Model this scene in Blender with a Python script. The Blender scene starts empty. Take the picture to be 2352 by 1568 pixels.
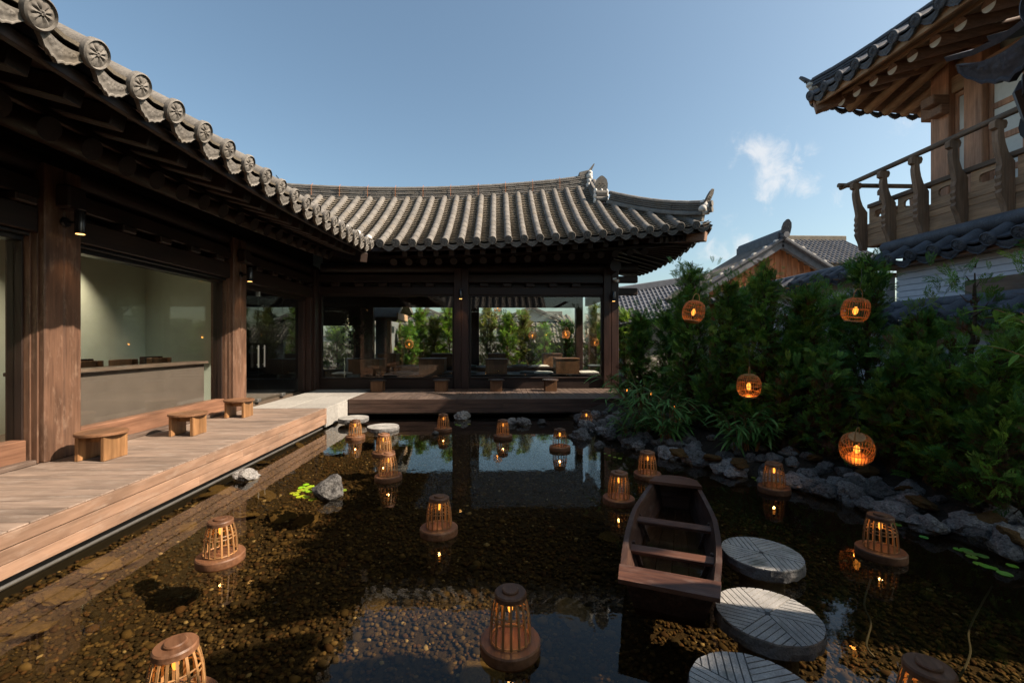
import bpy, math, random
import numpy as np
from mathutils import Vector, Matrix, noise, Euler

random.seed(7); RNG = np.random.default_rng(7)
C = bpy.context.scene.collection
scene = bpy.context.scene
R = math.radians

# ------------------------------------------------------------------ camera
F, CX, CY, H, YAW = 1015.0, 1176.0, 784.0, 1.70, R(2.0)
cam_d = bpy.data.cameras.new('camera'); cam = bpy.data.objects.new('camera', cam_d); C.objects.link(cam)
cam_d.sensor_width = 36.0; cam_d.lens = 36.0 * F / 2352.0
cam_d.clip_start = 0.05; cam_d.clip_end = 2000.0
cam.location = (0, 0, H); cam.rotation_euler = (R(90), 0, -YAW)
scene.camera = cam

# ------------------------------------------------------------------ light
SUN_EL, SUN_AZ = R(39.0), R(14.0)            # azimuth: from +X turned towards -Y
sun_dir = Vector((math.cos(SUN_EL) * math.cos(SUN_AZ), -math.cos(SUN_EL) * math.sin(SUN_AZ), math.sin(SUN_EL)))
sd = bpy.data.lights.new('sun', 'SUN'); sd.energy = 4.3; sd.angle = R(0.55); sd.color = (1.0, 0.83, 0.66)
so = bpy.data.objects.new('sun', sd); C.objects.link(so)
so.rotation_euler = sun_dir.to_track_quat('Z', 'Y').to_euler(); so.location = (20, -5, 20)

world = bpy.data.worlds.new('World'); scene.world = world; world.use_nodes = True
nt = world.node_tree; nt.nodes.clear()
out = nt.nodes.new('ShaderNodeOutputWorld'); bg = nt.nodes.new('ShaderNodeBackground')
sky = nt.nodes.new('ShaderNodeTexSky'); sky.sky_type = 'NISHITA'; sky.sun_disc = False
sky.sun_elevation = SUN_EL; sky.sun_rotation = R(90) + SUN_AZ
sky.air_density = 1.0; sky.dust_density = 2.6; sky.ozone_density = 1.0; sky.altitude = 20
bg.inputs['Strength'].default_value = 0.086
# small fair-weather cumulus low over the roofs: noise masked to a few directions
tc = nt.nodes.new('ShaderNodeTexCoord')
def wn(kind, **kw):
    n = nt.nodes.new(kind)
    for k, v in kw.items(): setattr(n, k, v)
    return n
nz = wn('ShaderNodeTexNoise'); nz.inputs['Scale'].default_value = 21.0; nz.inputs['Detail'].default_value = 10.0; nz.inputs['Roughness'].default_value = 0.62; nz.inputs['Distortion'].default_value = 0.5
nt.links.new(tc.outputs['Generated'], nz.inputs['Vector'])
mask = None
def cam_dir(x, y):
    u = (x - CX) / F; v = (CY - y) / F; s, c = math.sin(YAW), math.cos(YAW)
    return Vector((s + u * c, c - u * s, v))
for (px, py, rad, amp) in ((1745, 350, 0.066, 1.0), (1790, 408, 0.082, 0.95), (1850, 430, 0.045, 0.8), (1690, 580, 0.085, 0.75), (1905, 465, 0.05, 0.5),
                           (2075, 285, 0.06, 0.5), (1640, 600, 0.09, 0.6)):
    d = cam_dir(px, py).normalized()
    vm = wn('ShaderNodeVectorMath', operation='DISTANCE'); vm.inputs[1].default_value = d
    nt.links.new(tc.outputs['Generated'], vm.inputs[0])
    mr = wn('ShaderNodeMapRange'); mr.inputs['From Min'].default_value = rad; mr.inputs['From Max'].default_value = 0.0
    mr.inputs['To Min'].default_value = 0.0; mr.inputs['To Max'].default_value = amp
    nt.links.new(vm.outputs['Value'], mr.inputs['Value'])
    if mask is None: mask = mr.outputs[0]
    else:
        mx = wn('ShaderNodeMath', operation='MAXIMUM'); nt.links.new(mask, mx.inputs[0]); nt.links.new(mr.outputs[0], mx.inputs[1]); mask = mx.outputs[0]
nm = wn('ShaderNodeMath', operation='MULTIPLY_ADD'); nt.links.new(nz.outputs['Fac'], nm.inputs[0]); nm.inputs[1].default_value = 2.2; nm.inputs[2].default_value = -1.1
ad = wn('ShaderNodeMath', operation='ADD'); nt.links.new(mask, ad.inputs[0]); nt.links.new(nm.outputs[0], ad.inputs[1])
cr = wn('ShaderNodeMapRange'); cr.interpolation_type = 'SMOOTHSTEP'
cr.inputs['From Min'].default_value = 0.28; cr.inputs['From Max'].default_value = 1.1; cr.inputs['To Max'].default_value = 0.62
nt.links.new(ad.outputs[0], cr.inputs['Value'])
gate = wn('ShaderNodeMath', operation='MULTIPLY', use_clamp=True); gate.inputs[1].default_value = 4.0; nt.links.new(mask, gate.inputs[0])
cf = wn('ShaderNodeMath', operation='MULTIPLY'); nt.links.new(gate.outputs[0], cf.inputs[0]); nt.links.new(cr.outputs[0], cf.inputs[1])
hz = wn('ShaderNodeMix', data_type='RGBA', blend_type='MULTIPLY'); hz.inputs['Factor'].default_value = 1.0; nt.links.new(sky.outputs['Color'], hz.inputs['A']); hz.inputs['B'].default_value = (.93, 1.0, .92, 1)
mixc = wn('ShaderNodeMix', data_type='RGBA'); nt.links.new(cf.outputs[0], mixc.inputs['Factor'])
nt.links.new(hz.outputs['Result'], mixc.inputs['A']); mixc.inputs['B'].default_value = (5.2, 5.05, 4.95, 1)
nt.links.new(mixc.outputs['Result'], bg.inputs['Color']); nt.links.new(bg.outputs[0], out.inputs[0])

vs = scene.view_settings
vs.view_transform = 'Standard'; vs.look = 'None'; vs.gamma = 1.0; vs.exposure = 1.2; vs.use_curve_mapping = False
cy = scene.cycles
cy.use_denoising = True; cy.max_bounces = 8; cy.diffuse_bounces = 3; cy.glossy_bounces = 4; cy.transmission_bounces = 4
cy.transparent_max_bounces = 16; cy.caustics_reflective = False; cy.caustics_refractive = False
cy.sample_clamp_indirect = 4.0

# ------------------------------------------------------------------ pixel helpers (photo seen at 2352 x 1568)
def Wz(x, y, z):
    d = cam_dir(x, y); k = (z - H) / d.z; return Vector((d.x * k, d.y * k, z))
def WY(x, y, Y):
    d = cam_dir(x, y); k = Y / d.y; return Vector((d.x * k, Y, H + d.z * k))
def WX(x, y, X):
    d = cam_dir(x, y); k = X / d.x; return Vector((X, d.y * k, H + d.z * k))
def Wd(x, y, depth):
    d = cam_dir(x, y); return Vector((d.x * depth, d.y * depth, H + d.z * depth))

# ------------------------------------------------------------------ mesh builder
def frame(p, x, z):
    """matrix with local x along x and local z near z"""
    x = Vector(x).normalized(); z = Vector(z); y = z.cross(x)
    y.normalize(); z = x.cross(y)
    m = Matrix((x, y, z)).transposed().to_4x4(); m.translation = Vector(p); return m

class MB:
    def __init__(s): s.V = []; s.F = []; s.C = []
    def add(s, vs, fs, M=None, col=None):
        o = len(s.V)
        if M is not None: vs = [M @ Vector(v) for v in vs]
        s.V.extend(tuple(v) for v in vs); s.F.extend(tuple(i + o for i in f) for f in fs)
        if col is not None: s.C.extend([col] * len(vs))
        return s
    def box(s, x0, x1, y0, y1, z0, z1, c=0.006, M=None):
        hx, hy, hz = abs(x1 - x0) / 2, abs(y1 - y0) / 2, abs(z1 - z0) / 2
        cx, cyy, cz = (x0 + x1) / 2, (y0 + y1) / 2, (z0 + z1) / 2
        c = min(c, hx * .45, hy * .45, hz * .45)
        if c <= 0:
            v = [(cx + a * hx, cyy + b * hy, cz + d * hz) for a in (-1, 1) for b in (-1, 1) for d in (-1, 1)]
            f = [(0, 1, 3, 2), (4, 6, 7, 5), (0, 4, 5, 1), (2, 3, 7, 6), (0, 2, 6, 4), (1, 5, 7, 3)]
            return s.add(v, f, M)
        v = []; idx = {}
        for a in (-1, 1):
            for b in (-1, 1):
                for d in (-1, 1):
                    for k in range(3):
                        e = [hx - c, hy - c, hz - c]; e[k] = (hx, hy, hz)[k]
                        idx[(a, b, d, k)] = len(v); v.append((cx + a * e[0], cyy + b * e[1], cz + d * e[2]))
        f = []
        I = idx
        for a in (-1, 1):
            q = [I[(a, -1, -1, 0)], I[(a, 1, -1, 0)], I[(a, 1, 1, 0)], I[(a, -1, 1, 0)]]; f.append(q if a > 0 else q[::-1])
            q = [I[(-1, a, -1, 1)], I[(-1, a, 1, 1)], I[(1, a, 1, 1)], I[(1, a, -1, 1)]]; f.append(q if a > 0 else q[::-1])
            q = [I[(-1, -1, a, 2)], I[(1, -1, a, 2)], I[(1, 1, a, 2)], I[(-1, 1, a, 2)]]; f.append(q if a > 0 else q[::-1])
        for a in (-1, 1):
            for b in (-1, 1):
                q = [I[(a, b, -1, 0)], I[(a, b, -1, 1)], I[(a, b, 1, 1)], I[(a, b, 1, 0)]]; f.append(q if a * b > 0 else q[::-1])
                q = [I[(a, -1, b, 2)], I[(a, -1, b, 0)], I[(a, 1, b, 0)], I[(a, 1, b, 2)]]; f.append(q[::-1] if a * b > 0 else q)
                q = [I[(-1, a, b, 1)], I[(-1, a, b, 2)], I[(1, a, b, 2)], I[(1, a, b, 1)]]; f.append(q[::-1] if a * b < 0 else q)
                for d in (-1, 1):
                    t = [I[(a, b, d, 0)], I[(a, b, d, 1)], I[(a, b, d, 2)]]; f.append(t if a * b * d > 0 else t[::-1])
        return s.add(v, f, M)
    def beam(s, p, q, w, h, c=0.006, up=(0, 0, 1)):
        p = Vector(p); q = Vector(q); L = (q - p).length
        M = frame((p + q) / 2, q - p, up)
        return s.box(-L / 2, L / 2, -w / 2, w / 2, -h / 2, h / 2, c, M)
    def tube(s, pts, r, n=8, cap=True, M=None):
        pts = [Vector(p) for p in pts]; m = len(pts)
        rs = r if isinstance(r, (list, tuple)) else [r] * m
        v = []; up = Vector((0, 0, 1))
        d0 = (pts[1] - pts[0]).normalized()
        if abs(d0.z) > .95: up = Vector((1, 0, 0))
        for i, p in enumerate(pts):
            d = (pts[min(i + 1, m - 1)] - pts[max(i - 1, 0)]).normalized()
            a = d.cross(up)
            if a.length < 1e-4: a = d.cross(Vector((0, 1, 0)))
            a.normalize(); b = a.cross(d)
            for k in range(n):
                t = 2 * math.pi * k / n; v.append(p + a * (rs[i] * math.cos(t)) + b * (rs[i] * math.sin(t)))
        f = []
        for i in range(m - 1):
            for k in range(n):
                k2 = (k + 1) % n; f.append((i * n + k, i * n + k2, (i + 1) * n + k2, (i + 1) * n + k))
        if cap: f.append(tuple(range(n))[::-1]); f.append(tuple((m - 1) * n + k for k in range(n)))
        return s.add(v, f, M)
    def lathe(s, prof, n=24, M=None, cap=True):
        v = []; f = []
        for (r, z) in prof:
            for k in range(n):
                t = 2 * math.pi * k / n; v.append((r * math.cos(t), r * math.sin(t), z))
        for i in range(len(prof) - 1):
            for k in range(n):
                k2 = (k + 1) % n; f.append((i * n + k, i * n + k2, (i + 1) * n + k2, (i + 1) * n + k))
        if cap:
            f.append(tuple(range(n))[::-1]); f.append(tuple((len(prof) - 1) * n + k for k in range(n)))
        return s.add(v, f, M)
    def prism(s, poly, a0, a1, axis='y', M=None):
        """poly of 2-D points extruded along an axis: x -> (a,p,q), y -> (p,a,q), z -> (p,q,a)"""
        n = len(poly); v = []
        for a in (a0, a1):
            for (p, q) in poly:
                v.append({'x': (a, p, q), 'y': (p, a, q), 'z': (p, q, a)}[axis])
        f = [tuple(range(n)), tuple(range(n, 2 * n))[::-1]]
        for k in range(n):
            k2 = (k + 1) % n; f.append((k, n + k, n + k2, k2))
        return s.add(v, f, M)
    def build(s, name, mat, parent=None, smooth=False, world=False, loc=None, kind=None, sharp=35):
        me = bpy.data.meshes.new(name)
        off = Vector((0, 0, 0))
        if world and parent is not None: off = wloc(parent)
        V = np.array(s.V, dtype=np.float64).reshape(-1, 3)
        if world: V = V - np.array(off)
        me.from_pydata(V.tolist(), [], s.F)
        if s.C and len(s.C) == len(s.V):
            ca = me.color_attributes.new('Col', 'FLOAT_COLOR', 'POINT')
            ca.data.foreach_set('color', np.array([(c[0], c[1], c[2], 1) for c in s.C], dtype=np.float32).ravel())
        me.materials.append(mat)
        if smooth:
            me.polygons.foreach_set('use_smooth', [True] * len(me.polygons)); me.set_sharp_from_angle(angle=R(sharp))
        me.update()
        return put(name, me, parent, loc, kind)

def wloc(o):
    v = Vector((0, 0, 0))
    while o is not None: v += o.location; o = o.parent
    return v
def put(name, me, parent=None, loc=None, kind=None, M=None):
    o = bpy.data.objects.new(name, me); C.objects.link(o)
    if parent is not None: o.parent = parent
    if M is not None: o.matrix_basis = M
    if loc is not None: o.location = loc
    if kind: o['kind'] = kind
    return o
def putw(name, me, parent, M):
    """place with a world matrix under a parent whose chain is only translated"""
    return put(name, me, parent, M=Matrix.Translation(-wloc(parent)) @ M)
def thing(name, label, cat, loc=(0, 0, 0), group=None, rz=0):
    o = bpy.data.objects.new(name, None); C.objects.link(o); o.empty_display_size = .1
    o.location = loc; o.rotation_euler = (0, 0, rz); o['label'] = label; o['category'] = cat
    if group: o['group'] = group
    return o
def node(name, parent, loc=None):
    o = bpy.data.objects.new(name, None); C.objects.link(o); o.parent = parent; o.empty_display_size = .1
    return o
def tag(o, label, cat, group=None, kind=None):
    if label: o['label'] = label
    if cat: o['category'] = cat
    if group: o['group'] = group
    if kind: o['kind'] = kind
    return o
def children_of(): 
    d = {}
    for o in C.objects:
        if o.parent: d.setdefault(o.parent.name, []).append(o)
    return d
def copy_tree(o, kids, parent=None):
    c = o.copy(); C.objects.link(c)
    if parent is not None: c.parent = parent
    for ch in kids.get(o.name, ()): copy_tree(ch, kids, c)
    return c

# ------------------------------------------------------------------ materials
def newmat(name):
    m = bpy.data.materials.new(name); m.use_nodes = True
    n = m.node_tree; b = n.nodes['Principled BSDF']; return m, n, b
def N(n, kind, **kw):
    x = n.nodes.new(kind)
    for k, v in kw.items(): setattr(x, k, v)
    return x
def coords(n, scale=(1, 1, 1), rnd=True):
    t = N(n, 'ShaderNodeTexCoord'); mp = N(n, 'ShaderNodeMapping'); mp.inputs['Scale'].default_value = scale
    if rnd:
        oi = N(n, 'ShaderNodeObjectInfo'); mu = N(n, 'ShaderNodeMath', operation='MULTIPLY'); mu.inputs[1].default_value = 37.0
        n.links.new(oi.outputs['Random'], mu.inputs[0])
        va = N(n, 'ShaderNodeVectorMath', operation='ADD'); n.links.new(t.outputs['Object'], va.inputs[0]); n.links.new(mu.outputs[0], va.inputs[1])
        n.links.new(va.outputs[0], mp.inputs['Vector'])
    else: n.links.new(t.outputs['Object'], mp.inputs['Vector'])
    return mp.outputs[0]
def noise_tex(n, vec, scale, detail=5, rough=.55):
    x = N(n, 'ShaderNodeTexNoise'); x.inputs['Scale'].default_value = scale; x.inputs['Detail'].default_value = detail
    x.inputs['Roughness'].default_value = rough; n.links.new(vec, x.inputs['Vector']); return x.outputs['Fac']
def ramp(n, fac, stops):
    r = N(n, 'ShaderNodeValToRGB'); el = r.color_ramp.elements
    while len(el) < len(stops): el.new(.5)
    for e, (p, c) in zip(el, stops): e.position = p; e.color = (*c, 1)
    n.links.new(fac, r.inputs[0]); return r.outputs[0]
def mixcol(n, fac, a, b, mode='MIX'):
    m = N(n, 'ShaderNodeMix', data_type='RGBA', blend_type=mode)
    for s, v in (('Factor', fac), ('A', a), ('B', b)):
        if isinstance(v, (int, float)): m.inputs[s].default_value = v
        elif isinstance(v, tuple): m.inputs[s].default_value = (*v, 1)
        else: n.links.new(v, m.inputs[s])
    return m.outputs['Result']
def bump(n, b, h, strength=.3, dist=.01):
    x = N(n, 'ShaderNodeBump'); x.inputs['Strength'].default_value = strength; x.inputs['Distance'].default_value = dist
    n.links.new(h, x.inputs['Height']); n.links.new(x.outputs[0], b.inputs['Normal'])
def obj_tint(n, col, lo=.8, hi=1.2):
    oi = N(n, 'ShaderNodeObjectInfo'); mr = N(n, 'ShaderNodeMapRange'); mr.inputs['To Min'].default_value = lo; mr.inputs['To Max'].default_value = hi
    n.links.new(oi.outputs['Random'], mr.inputs['Value'])
    vm = N(n, 'ShaderNodeVectorMath', operation='SCALE'); n.links.new(col, vm.inputs[0]); n.links.new(mr.outputs[0], vm.inputs['Scale'])
    return vm.outputs[0]
def wood(name, c1, c2, axis='z', rough=.55, worn=None, tint=(.85, 1.15), grain=1.0):
    m, n, b = newmat(name)
    sc = {'x': (1.2, 22, 22), 'y': (22, 1.2, 22), 'z': (22, 22, 1.2)}[axis]
    v = coords(n, tuple(k * grain for k in sc)); g = noise_tex(n, v, 1.6, 6, .62)
    v2 = coords(n, tuple({'x': (1, 3, 3), 'y': (3, 1, 3), 'z': (3, 3, 1)}[axis])); bl = noise_tex(n, v2, 1.3, 4)
    col = ramp(n, g, [(.3, c1), (.72, c2)])
    d = ramp(n, bl, [(.3, (.6, .6, .6)), (.7, (1.25, 1.2, 1.15))])
    col = mixcol(n, 1.0, col, d, 'MULTIPLY')
    if worn:
        w = ramp(n, noise_tex(n, v2, 4.5, 6, .7), [(.52, (0, 0, 0)), (.72, (1, 1, 1))]); 
        sep = N(n, 'ShaderNodeRGBToBW'); n.links.new(w, sep.inputs[0]); mu = N(n, 'ShaderNodeMath', operation='MULTIPLY'); mu.inputs[1].default_value = .6
        n.links.new(sep.outputs[0], mu.inputs[0]); col = mixcol(n, mu.outputs[0], col, worn)
    col = obj_tint(n, col, *tint)
    n.links.new(col, b.inputs['Base Color'])
    rr = N(n, 'ShaderNodeMapRange'); rr.inputs['To Min'].default_value = rough - .12; rr.inputs['To Max'].default_value = rough + .15
    n.links.new(bl, rr.inputs['Value']); n.links.new(rr.outputs[0], b.inputs['Roughness'])
    b.inputs['Specular IOR Level'].default_value = .35
    bump(n, b, g, .25, .004)
    return m
def stone(name, c1, c2, scale=8, rough=.85, bstr=.4, bdist=.02, fine=90, tint=(.85, 1.15), spots=None):
    m, n, b = newmat(name); v = coords(n); g = noise_tex(n, v, scale, 8, .65); f = noise_tex(n, v, fine, 3, .6)
    col = ramp(n, g, [(.28, c1), (.72, c2)])
    col = mixcol(n, 1.0, col, ramp(n, f, [(.3, (.72, .72, .72)), (.7, (1.2, 1.2, 1.2))]), 'MULTIPLY')
    if spots:
        sp = ramp(n, noise_tex(n, v, scale * .45, 5, .6), [(.55, (0, 0, 0)), (.68, (1, 1, 1))]); sep = N(n, 'ShaderNodeRGBToBW'); n.links.new(sp, sep.inputs[0])
        col = mixcol(n, sep.outputs[0], col, spots)
    col = obj_tint(n, col, *tint); n.links.new(col, b.inputs['Base Color']); b.inputs['Roughness'].default_value = rough
    b.inputs['Specular IOR Level'].default_value = .3
    bump(n, b, g, bstr, bdist)
    return m
def plain(name, c, rough=.6, metal=0, var=.12, scale=14):
    m, n, b = newmat(name); v = coords(n); g = noise_tex(n, v, scale, 4)
    col = ramp(n, g, [(.3, tuple(k * (1 - var) for k in c)), (.7, tuple(k * (1 + var) for k in c))])
    n.links.new(col, b.inputs['Base Color']); b.inputs['Roughness'].default_value = rough; b.inputs['Metallic'].default_value = metal
    return m
def fresnel_fac(n, f0=.04, power=5.0, normal=None):
    g = N(n, 'ShaderNodeNewGeometry'); dt = N(n, 'ShaderNodeVectorMath', operation='DOT_PRODUCT')
    n.links.new(g.outputs['Incoming'], dt.inputs[0]); n.links.new(normal if normal is not None else g.outputs['Normal'], dt.inputs[1])
    ab = N(n, 'ShaderNodeMath', operation='ABSOLUTE'); n.links.new(dt.outputs['Value'], ab.inputs[0])
    om = N(n, 'ShaderNodeMath', operation='SUBTRACT', use_clamp=True); om.inputs[0].default_value = 1; n.links.new(ab.outputs[0], om.inputs[1])
    pw = N(n, 'ShaderNodeMath', operation='POWER'); n.links.new(om.outputs[0], pw.inputs[0]); pw.inputs[1].default_value = power
    ma = N(n, 'ShaderNodeMath', operation='MULTIPLY_ADD'); n.links.new(pw.outputs[0], ma.inputs[0]); ma.inputs[1].default_value = 1 - f0; ma.inputs[2].default_value = f0
    return ma.outputs[0]
def clear(name, tint, f0, rough=0.0, ripple=None):
    m = bpy.data.materials.new(name); m.use_nodes = True; n = m.node_tree; n.nodes.clear()
    o = N(n, 'ShaderNodeOutputMaterial'); mx = N(n, 'ShaderNodeMixShader'); tr = N(n, 'ShaderNodeBsdfTransparent'); gl = N(n, 'ShaderNodeBsdfGlossy')
    tr.inputs['Color'].default_value = (*tint, 1); gl.inputs['Roughness'].default_value = rough; gl.inputs['Color'].default_value = (1, 1, 1, 1)
    if ripple:
        v = coords(n, (1, 1, 1), False); h = noise_tex(n, v, ripple[0], 3, .5); bp = N(n, 'ShaderNodeBump'); bp.inputs['Strength'].default_value = 1.0
        bp.inputs['Distance'].default_value = ripple[1]; n.links.new(h, bp.inputs['Height']); n.links.new(bp.outputs[0], gl.inputs['Normal'])
    n.links.new(fresnel_fac(n, f0), mx.inputs[0]); n.links.new(tr.outputs[0], mx.inputs[1]); n.links.new(gl.outputs[0], mx.inputs[2])
    n.links.new(mx.outputs[0], o.inputs[0]); return m
def emit(name, c, s):
    m = bpy.data.materials.new(name); m.use_nodes = True; n = m.node_tree; n.nodes.clear()
    o = N(n, 'ShaderNodeOutputMaterial'); e = N(n, 'ShaderNodeEmission'); e.inputs[0].default_value = (*c, 1); e.inputs[1].default_value = s
    n.links.new(e.outputs[0], o.inputs[0]); return m
def foliage(name, trans=.3, rough=.55):
    m, n, b = newmat(name); a = N(n, 'ShaderNodeVertexColor', layer_name='Col')
    n.links.new(a.outputs[0], b.inputs['Base Color']); b.inputs['Roughness'].default_value = rough; b.inputs['Specular IOR Level'].default_value = .3
    tl = N(n, 'ShaderNodeBsdfTranslucent'); n.links.new(a.outputs[0], tl.inputs[0]); mx = N(n, 'ShaderNodeMixShader'); mx.inputs[0].default_value = trans
    o = n.nodes['Material Output']; n.links.new(b.outputs[0], mx.inputs[1]); n.links.new(tl.outputs[0], mx.inputs[2]); n.links.new(mx.outputs[0], o.inputs[0])
    return m

DARK1, DARK2 = (.011, .0062, .0046), (.034, .018, .0125)
M = dict(
    dark_x=wood('dark_lacquered_wood_x', DARK1, DARK2, 'x', .5), dark_y=wood('dark_lacquered_wood_y', DARK1, DARK2, 'y', .5), dark_z=wood('dark_lacquered_wood_z', DARK1, DARK2, 'z', .5),
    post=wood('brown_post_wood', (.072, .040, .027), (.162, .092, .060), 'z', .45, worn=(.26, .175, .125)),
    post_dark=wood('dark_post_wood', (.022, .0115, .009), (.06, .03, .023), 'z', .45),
    skirt=wood('skirting_wood', (.13, .065, .04), (.25, .135, .085), 'y', .5),
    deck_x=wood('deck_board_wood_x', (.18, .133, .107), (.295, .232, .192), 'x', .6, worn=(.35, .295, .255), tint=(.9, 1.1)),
    deck_y=wood('deck_board_wood_y_shaded', (.075, .053, .042), (.135, .10, .082), 'y', .6, worn=(.16, .13, .11), tint=(.9, 1.1)),  # deck wood darkened: shade of the back deck put into the colour
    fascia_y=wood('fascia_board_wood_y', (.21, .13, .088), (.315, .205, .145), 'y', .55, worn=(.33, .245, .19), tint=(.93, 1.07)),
    fascia_x=wood('fascia_board_wood_x_shaded', (.05, .030, .023), (.10, .062, .048), 'x', .55, tint=(.93, 1.07)),  # back fascia colour holds its shade, darker than the sunlit left fascia
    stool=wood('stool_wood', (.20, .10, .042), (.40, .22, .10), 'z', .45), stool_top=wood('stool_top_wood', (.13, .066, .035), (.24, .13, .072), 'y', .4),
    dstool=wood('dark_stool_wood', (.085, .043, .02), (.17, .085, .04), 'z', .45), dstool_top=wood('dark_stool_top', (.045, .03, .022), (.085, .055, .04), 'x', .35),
    lan=wood('lantern_wood', (.10, .045, .022), (.21, .10, .052), 'x', .5, worn=(.24, .14, .085), tint=(.72, 1.35)), bamboo=wood('bamboo_slat', (.21, .105, .04), (.38, .21, .085), 'z', .5, tint=(.7, 1.3)),
    rattan=wood('rattan', (.34, .16, .05), (.52, .27, .09), 'z', .5),
    boat=wood('old_boat_wood', (.022, .012, .009), (.085, .043, .030), 'y', .5, worn=(.15, .115, .10)), boat_x=wood('old_boat_wood_x', (.05, .022, .015), (.17, .075, .044), 'x', .45, worn=(.19, .13, .105)),
    rb_z=wood('timber_z', (.33, .165, .098), (.55, .31, .195), 'z', .6), rb_y=wood('timber_y', (.33, .205, .12), (.55, .37, .235), 'y', .65, worn=(.26, .20, .15)), rb_x=wood('timber_x', (.19, .105, .068), (.36, .215, .14), 'x', .6),
    rail_z=wood('weathered_rail_z', (.19, .12, .078), (.37, .24, .155), 'z', .7, worn=(.26, .21, .17)), rail_y=wood('weathered_rail_y', (.15, .105, .075), (.28, .20, .145), 'y', .7, worn=(.22, .195, .17)),
    gable=wood('red_brown_boards', (.22, .085, .035), (.42, .18, .08), 'z', .6),
    tile=stone('roof_tile', (.118, .109, .099), (.20, .186, .168), 5, .8, .25, .008, 70, (.85, 1.12), spots=(.15, .13, .105)),
    pan=stone('pan_tile', (.15, .13, .102), (.25, .215, .168), 5, .85, .25, .008, 70),
    tile_blue=stone('slate_tile', (.070, .075, .088), (.125, .133, .155), 6, .6, .25, .008, 70),
    plaster=stone('white_plaster', (.50, .48, .45), (.70, .68, .64), 12, .9, .5, .01),
    white=plain('white_paint', (.74, .73, .70), .55, 0, .06), siding=plain('white_siding', (.76, .79, .86), .5, 0, .05),
    paper=plain('window_paper', (.72, .72, .68), .7, 0, .04),
    granite=stone('granite', (.27, .26, .245), (.40, .39, .365), 14, .75, .12, .004, 160), mill=stone('millstone', (.23, .225, .215), (.40, .39, .37), 9, .9, .6, .010, 130, spots=(.17, .17, .15)),
    mill_side=stone('millstone_side', (.10, .10, .10), (.22, .215, .21), 9, .95, .9, .03, 60),
    rock=stone('volcanic_rock', (.06, .057, .056), (.36, .345, .325), 7, .95, 1.0, .04, 45, (.5, 1.5), spots=(.06, .055, .055)),
    bed_rock=stone('algae_stone', (.06, .043, .018), (.165, .118, .05), 6, .9, .5, .02, 60, (.7, 1.2)),
    bed=stone('pond_bed', (.020, .015, .008), (.050, .036, .02), 25, .95, .8, .03, 90),
    soil=stone('soil', (.018, .013, .009), (.05, .036, .024), 18, .95, .8, .03, 60), ground=stone('ground', (.10, .09, .075), (.19, .17, .145), 3, .95, .4, .02, 30),
    liner=plain('black_liner', (.02, .02, .02), .4), liner_edge=plain('grey_liner_edge', (.09, .09, .088), .5),
    black=plain('black_metal', (.012, .012, .013), .35, .3), steel=plain('steel', (.45, .45, .44), .3, .9), chrome_lamp=plain('lamp_barrel', (.06, .06, .065), .25, .7),
    wall_in=plain('pale_interior_wall', (.64, .71, .61), .85, 0, .05, 3), counter=plain('counter_panel', (.105, .082, .068), .6, 0, .1, 4), ledge=wood('ledge_wood', (.085, .06, .048), (.16, .12, .095), 'y', .5), floor_in=plain('interior_floor', (.10, .075, .055), .6),
    ceiling=plain('dark_ceiling', (.03, .022, .017), .8), cush=plain('dark_cushion', (.07, .085, .09), .85), cush_w=plain('white_cushion', (.6, .58, .52), .9),
    pot=plain('white_pot', (.66, .67, .66), .4), cable=plain('grey_cable', (.045, .05, .045), .5), wire=plain('copper_wire', (.35, .13, .05), .5), pole=plain('concrete_pole', (.33, .31, .29), .8),
    moss=stone('moss', (.075, .04, .012), (.17, .09, .025), 14, .95, 1.0, .03, 80), far_wall=plain('far_wall', (.50, .47, .40), .8), tank=plain('grey_panel', (.16, .17, .175), .6),
    glass=clear('window_glass', (.965, .98, .97), .035), water=clear('pond_water', (.72, .63, .46), .028, 0.0, (5.0, .0009)),
    bulb=emit('bulb_glow', (1.0, .31, .04), 1.1), filament=emit('filament', (1.0, .62, .22), 14.0), lampglow=emit('spot_glow', (1.0, .50, .14), 2.2),
    leaf=foliage('thuja_leaf', .42), bam=foliage('bamboo_leaf', .3, .45), lily=foliage('lily_leaf', .1, .4), pebble=foliage('pebble', 0.0, .9), bark=stone('bark', (.05, .035, .024), (.13, .09, .06), 20, .95, .8, .02, 70),
)
# ================================================================== SETTING
def grid_sheet(name, mat, xs, ys, zf, kind='structure'):
    nx, ny = len(xs), len(ys)
    V = [(x, y, zf(x, y)) for y in ys for x in xs]
    Fc = [(j * nx + i, j * nx + i + 1, (j + 1) * nx + i + 1, (j + 1) * nx + i) for j in range(ny - 1) for i in range(nx - 1)]
    me = bpy.data.meshes.new(name); me.from_pydata(V, [], Fc); me.materials.append(mat); me.polygons.foreach_set('use_smooth', [True] * len(Fc))
    o = put(name, me); o['kind'] = kind; return o
BANK = [(1.55, 12.2), (1.7, 9.4), (1.88, 8.0), (2.26, 6.75), (3.0, 5.75), (3.55, 4.9), (3.92, 4.0), (4.12, 3.2), (4.3, 1.5), (4.35, -1.5)]
def bank_x(y):
    for (x0, y0), (x1, y1) in zip(BANK, BANK[1:]):
        if y1 <= y <= y0: return x0 + (x1 - x0) * (y0 - y) / (y0 - y1)
    return BANK[0][0] if y > BANK[0][1] else BANK[-1][0]
def ss(a, b, x):
    t = min(1, max(0, (x - a) / (b - a))); return t * t * (3 - 2 * t)
BED = -.36
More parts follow.
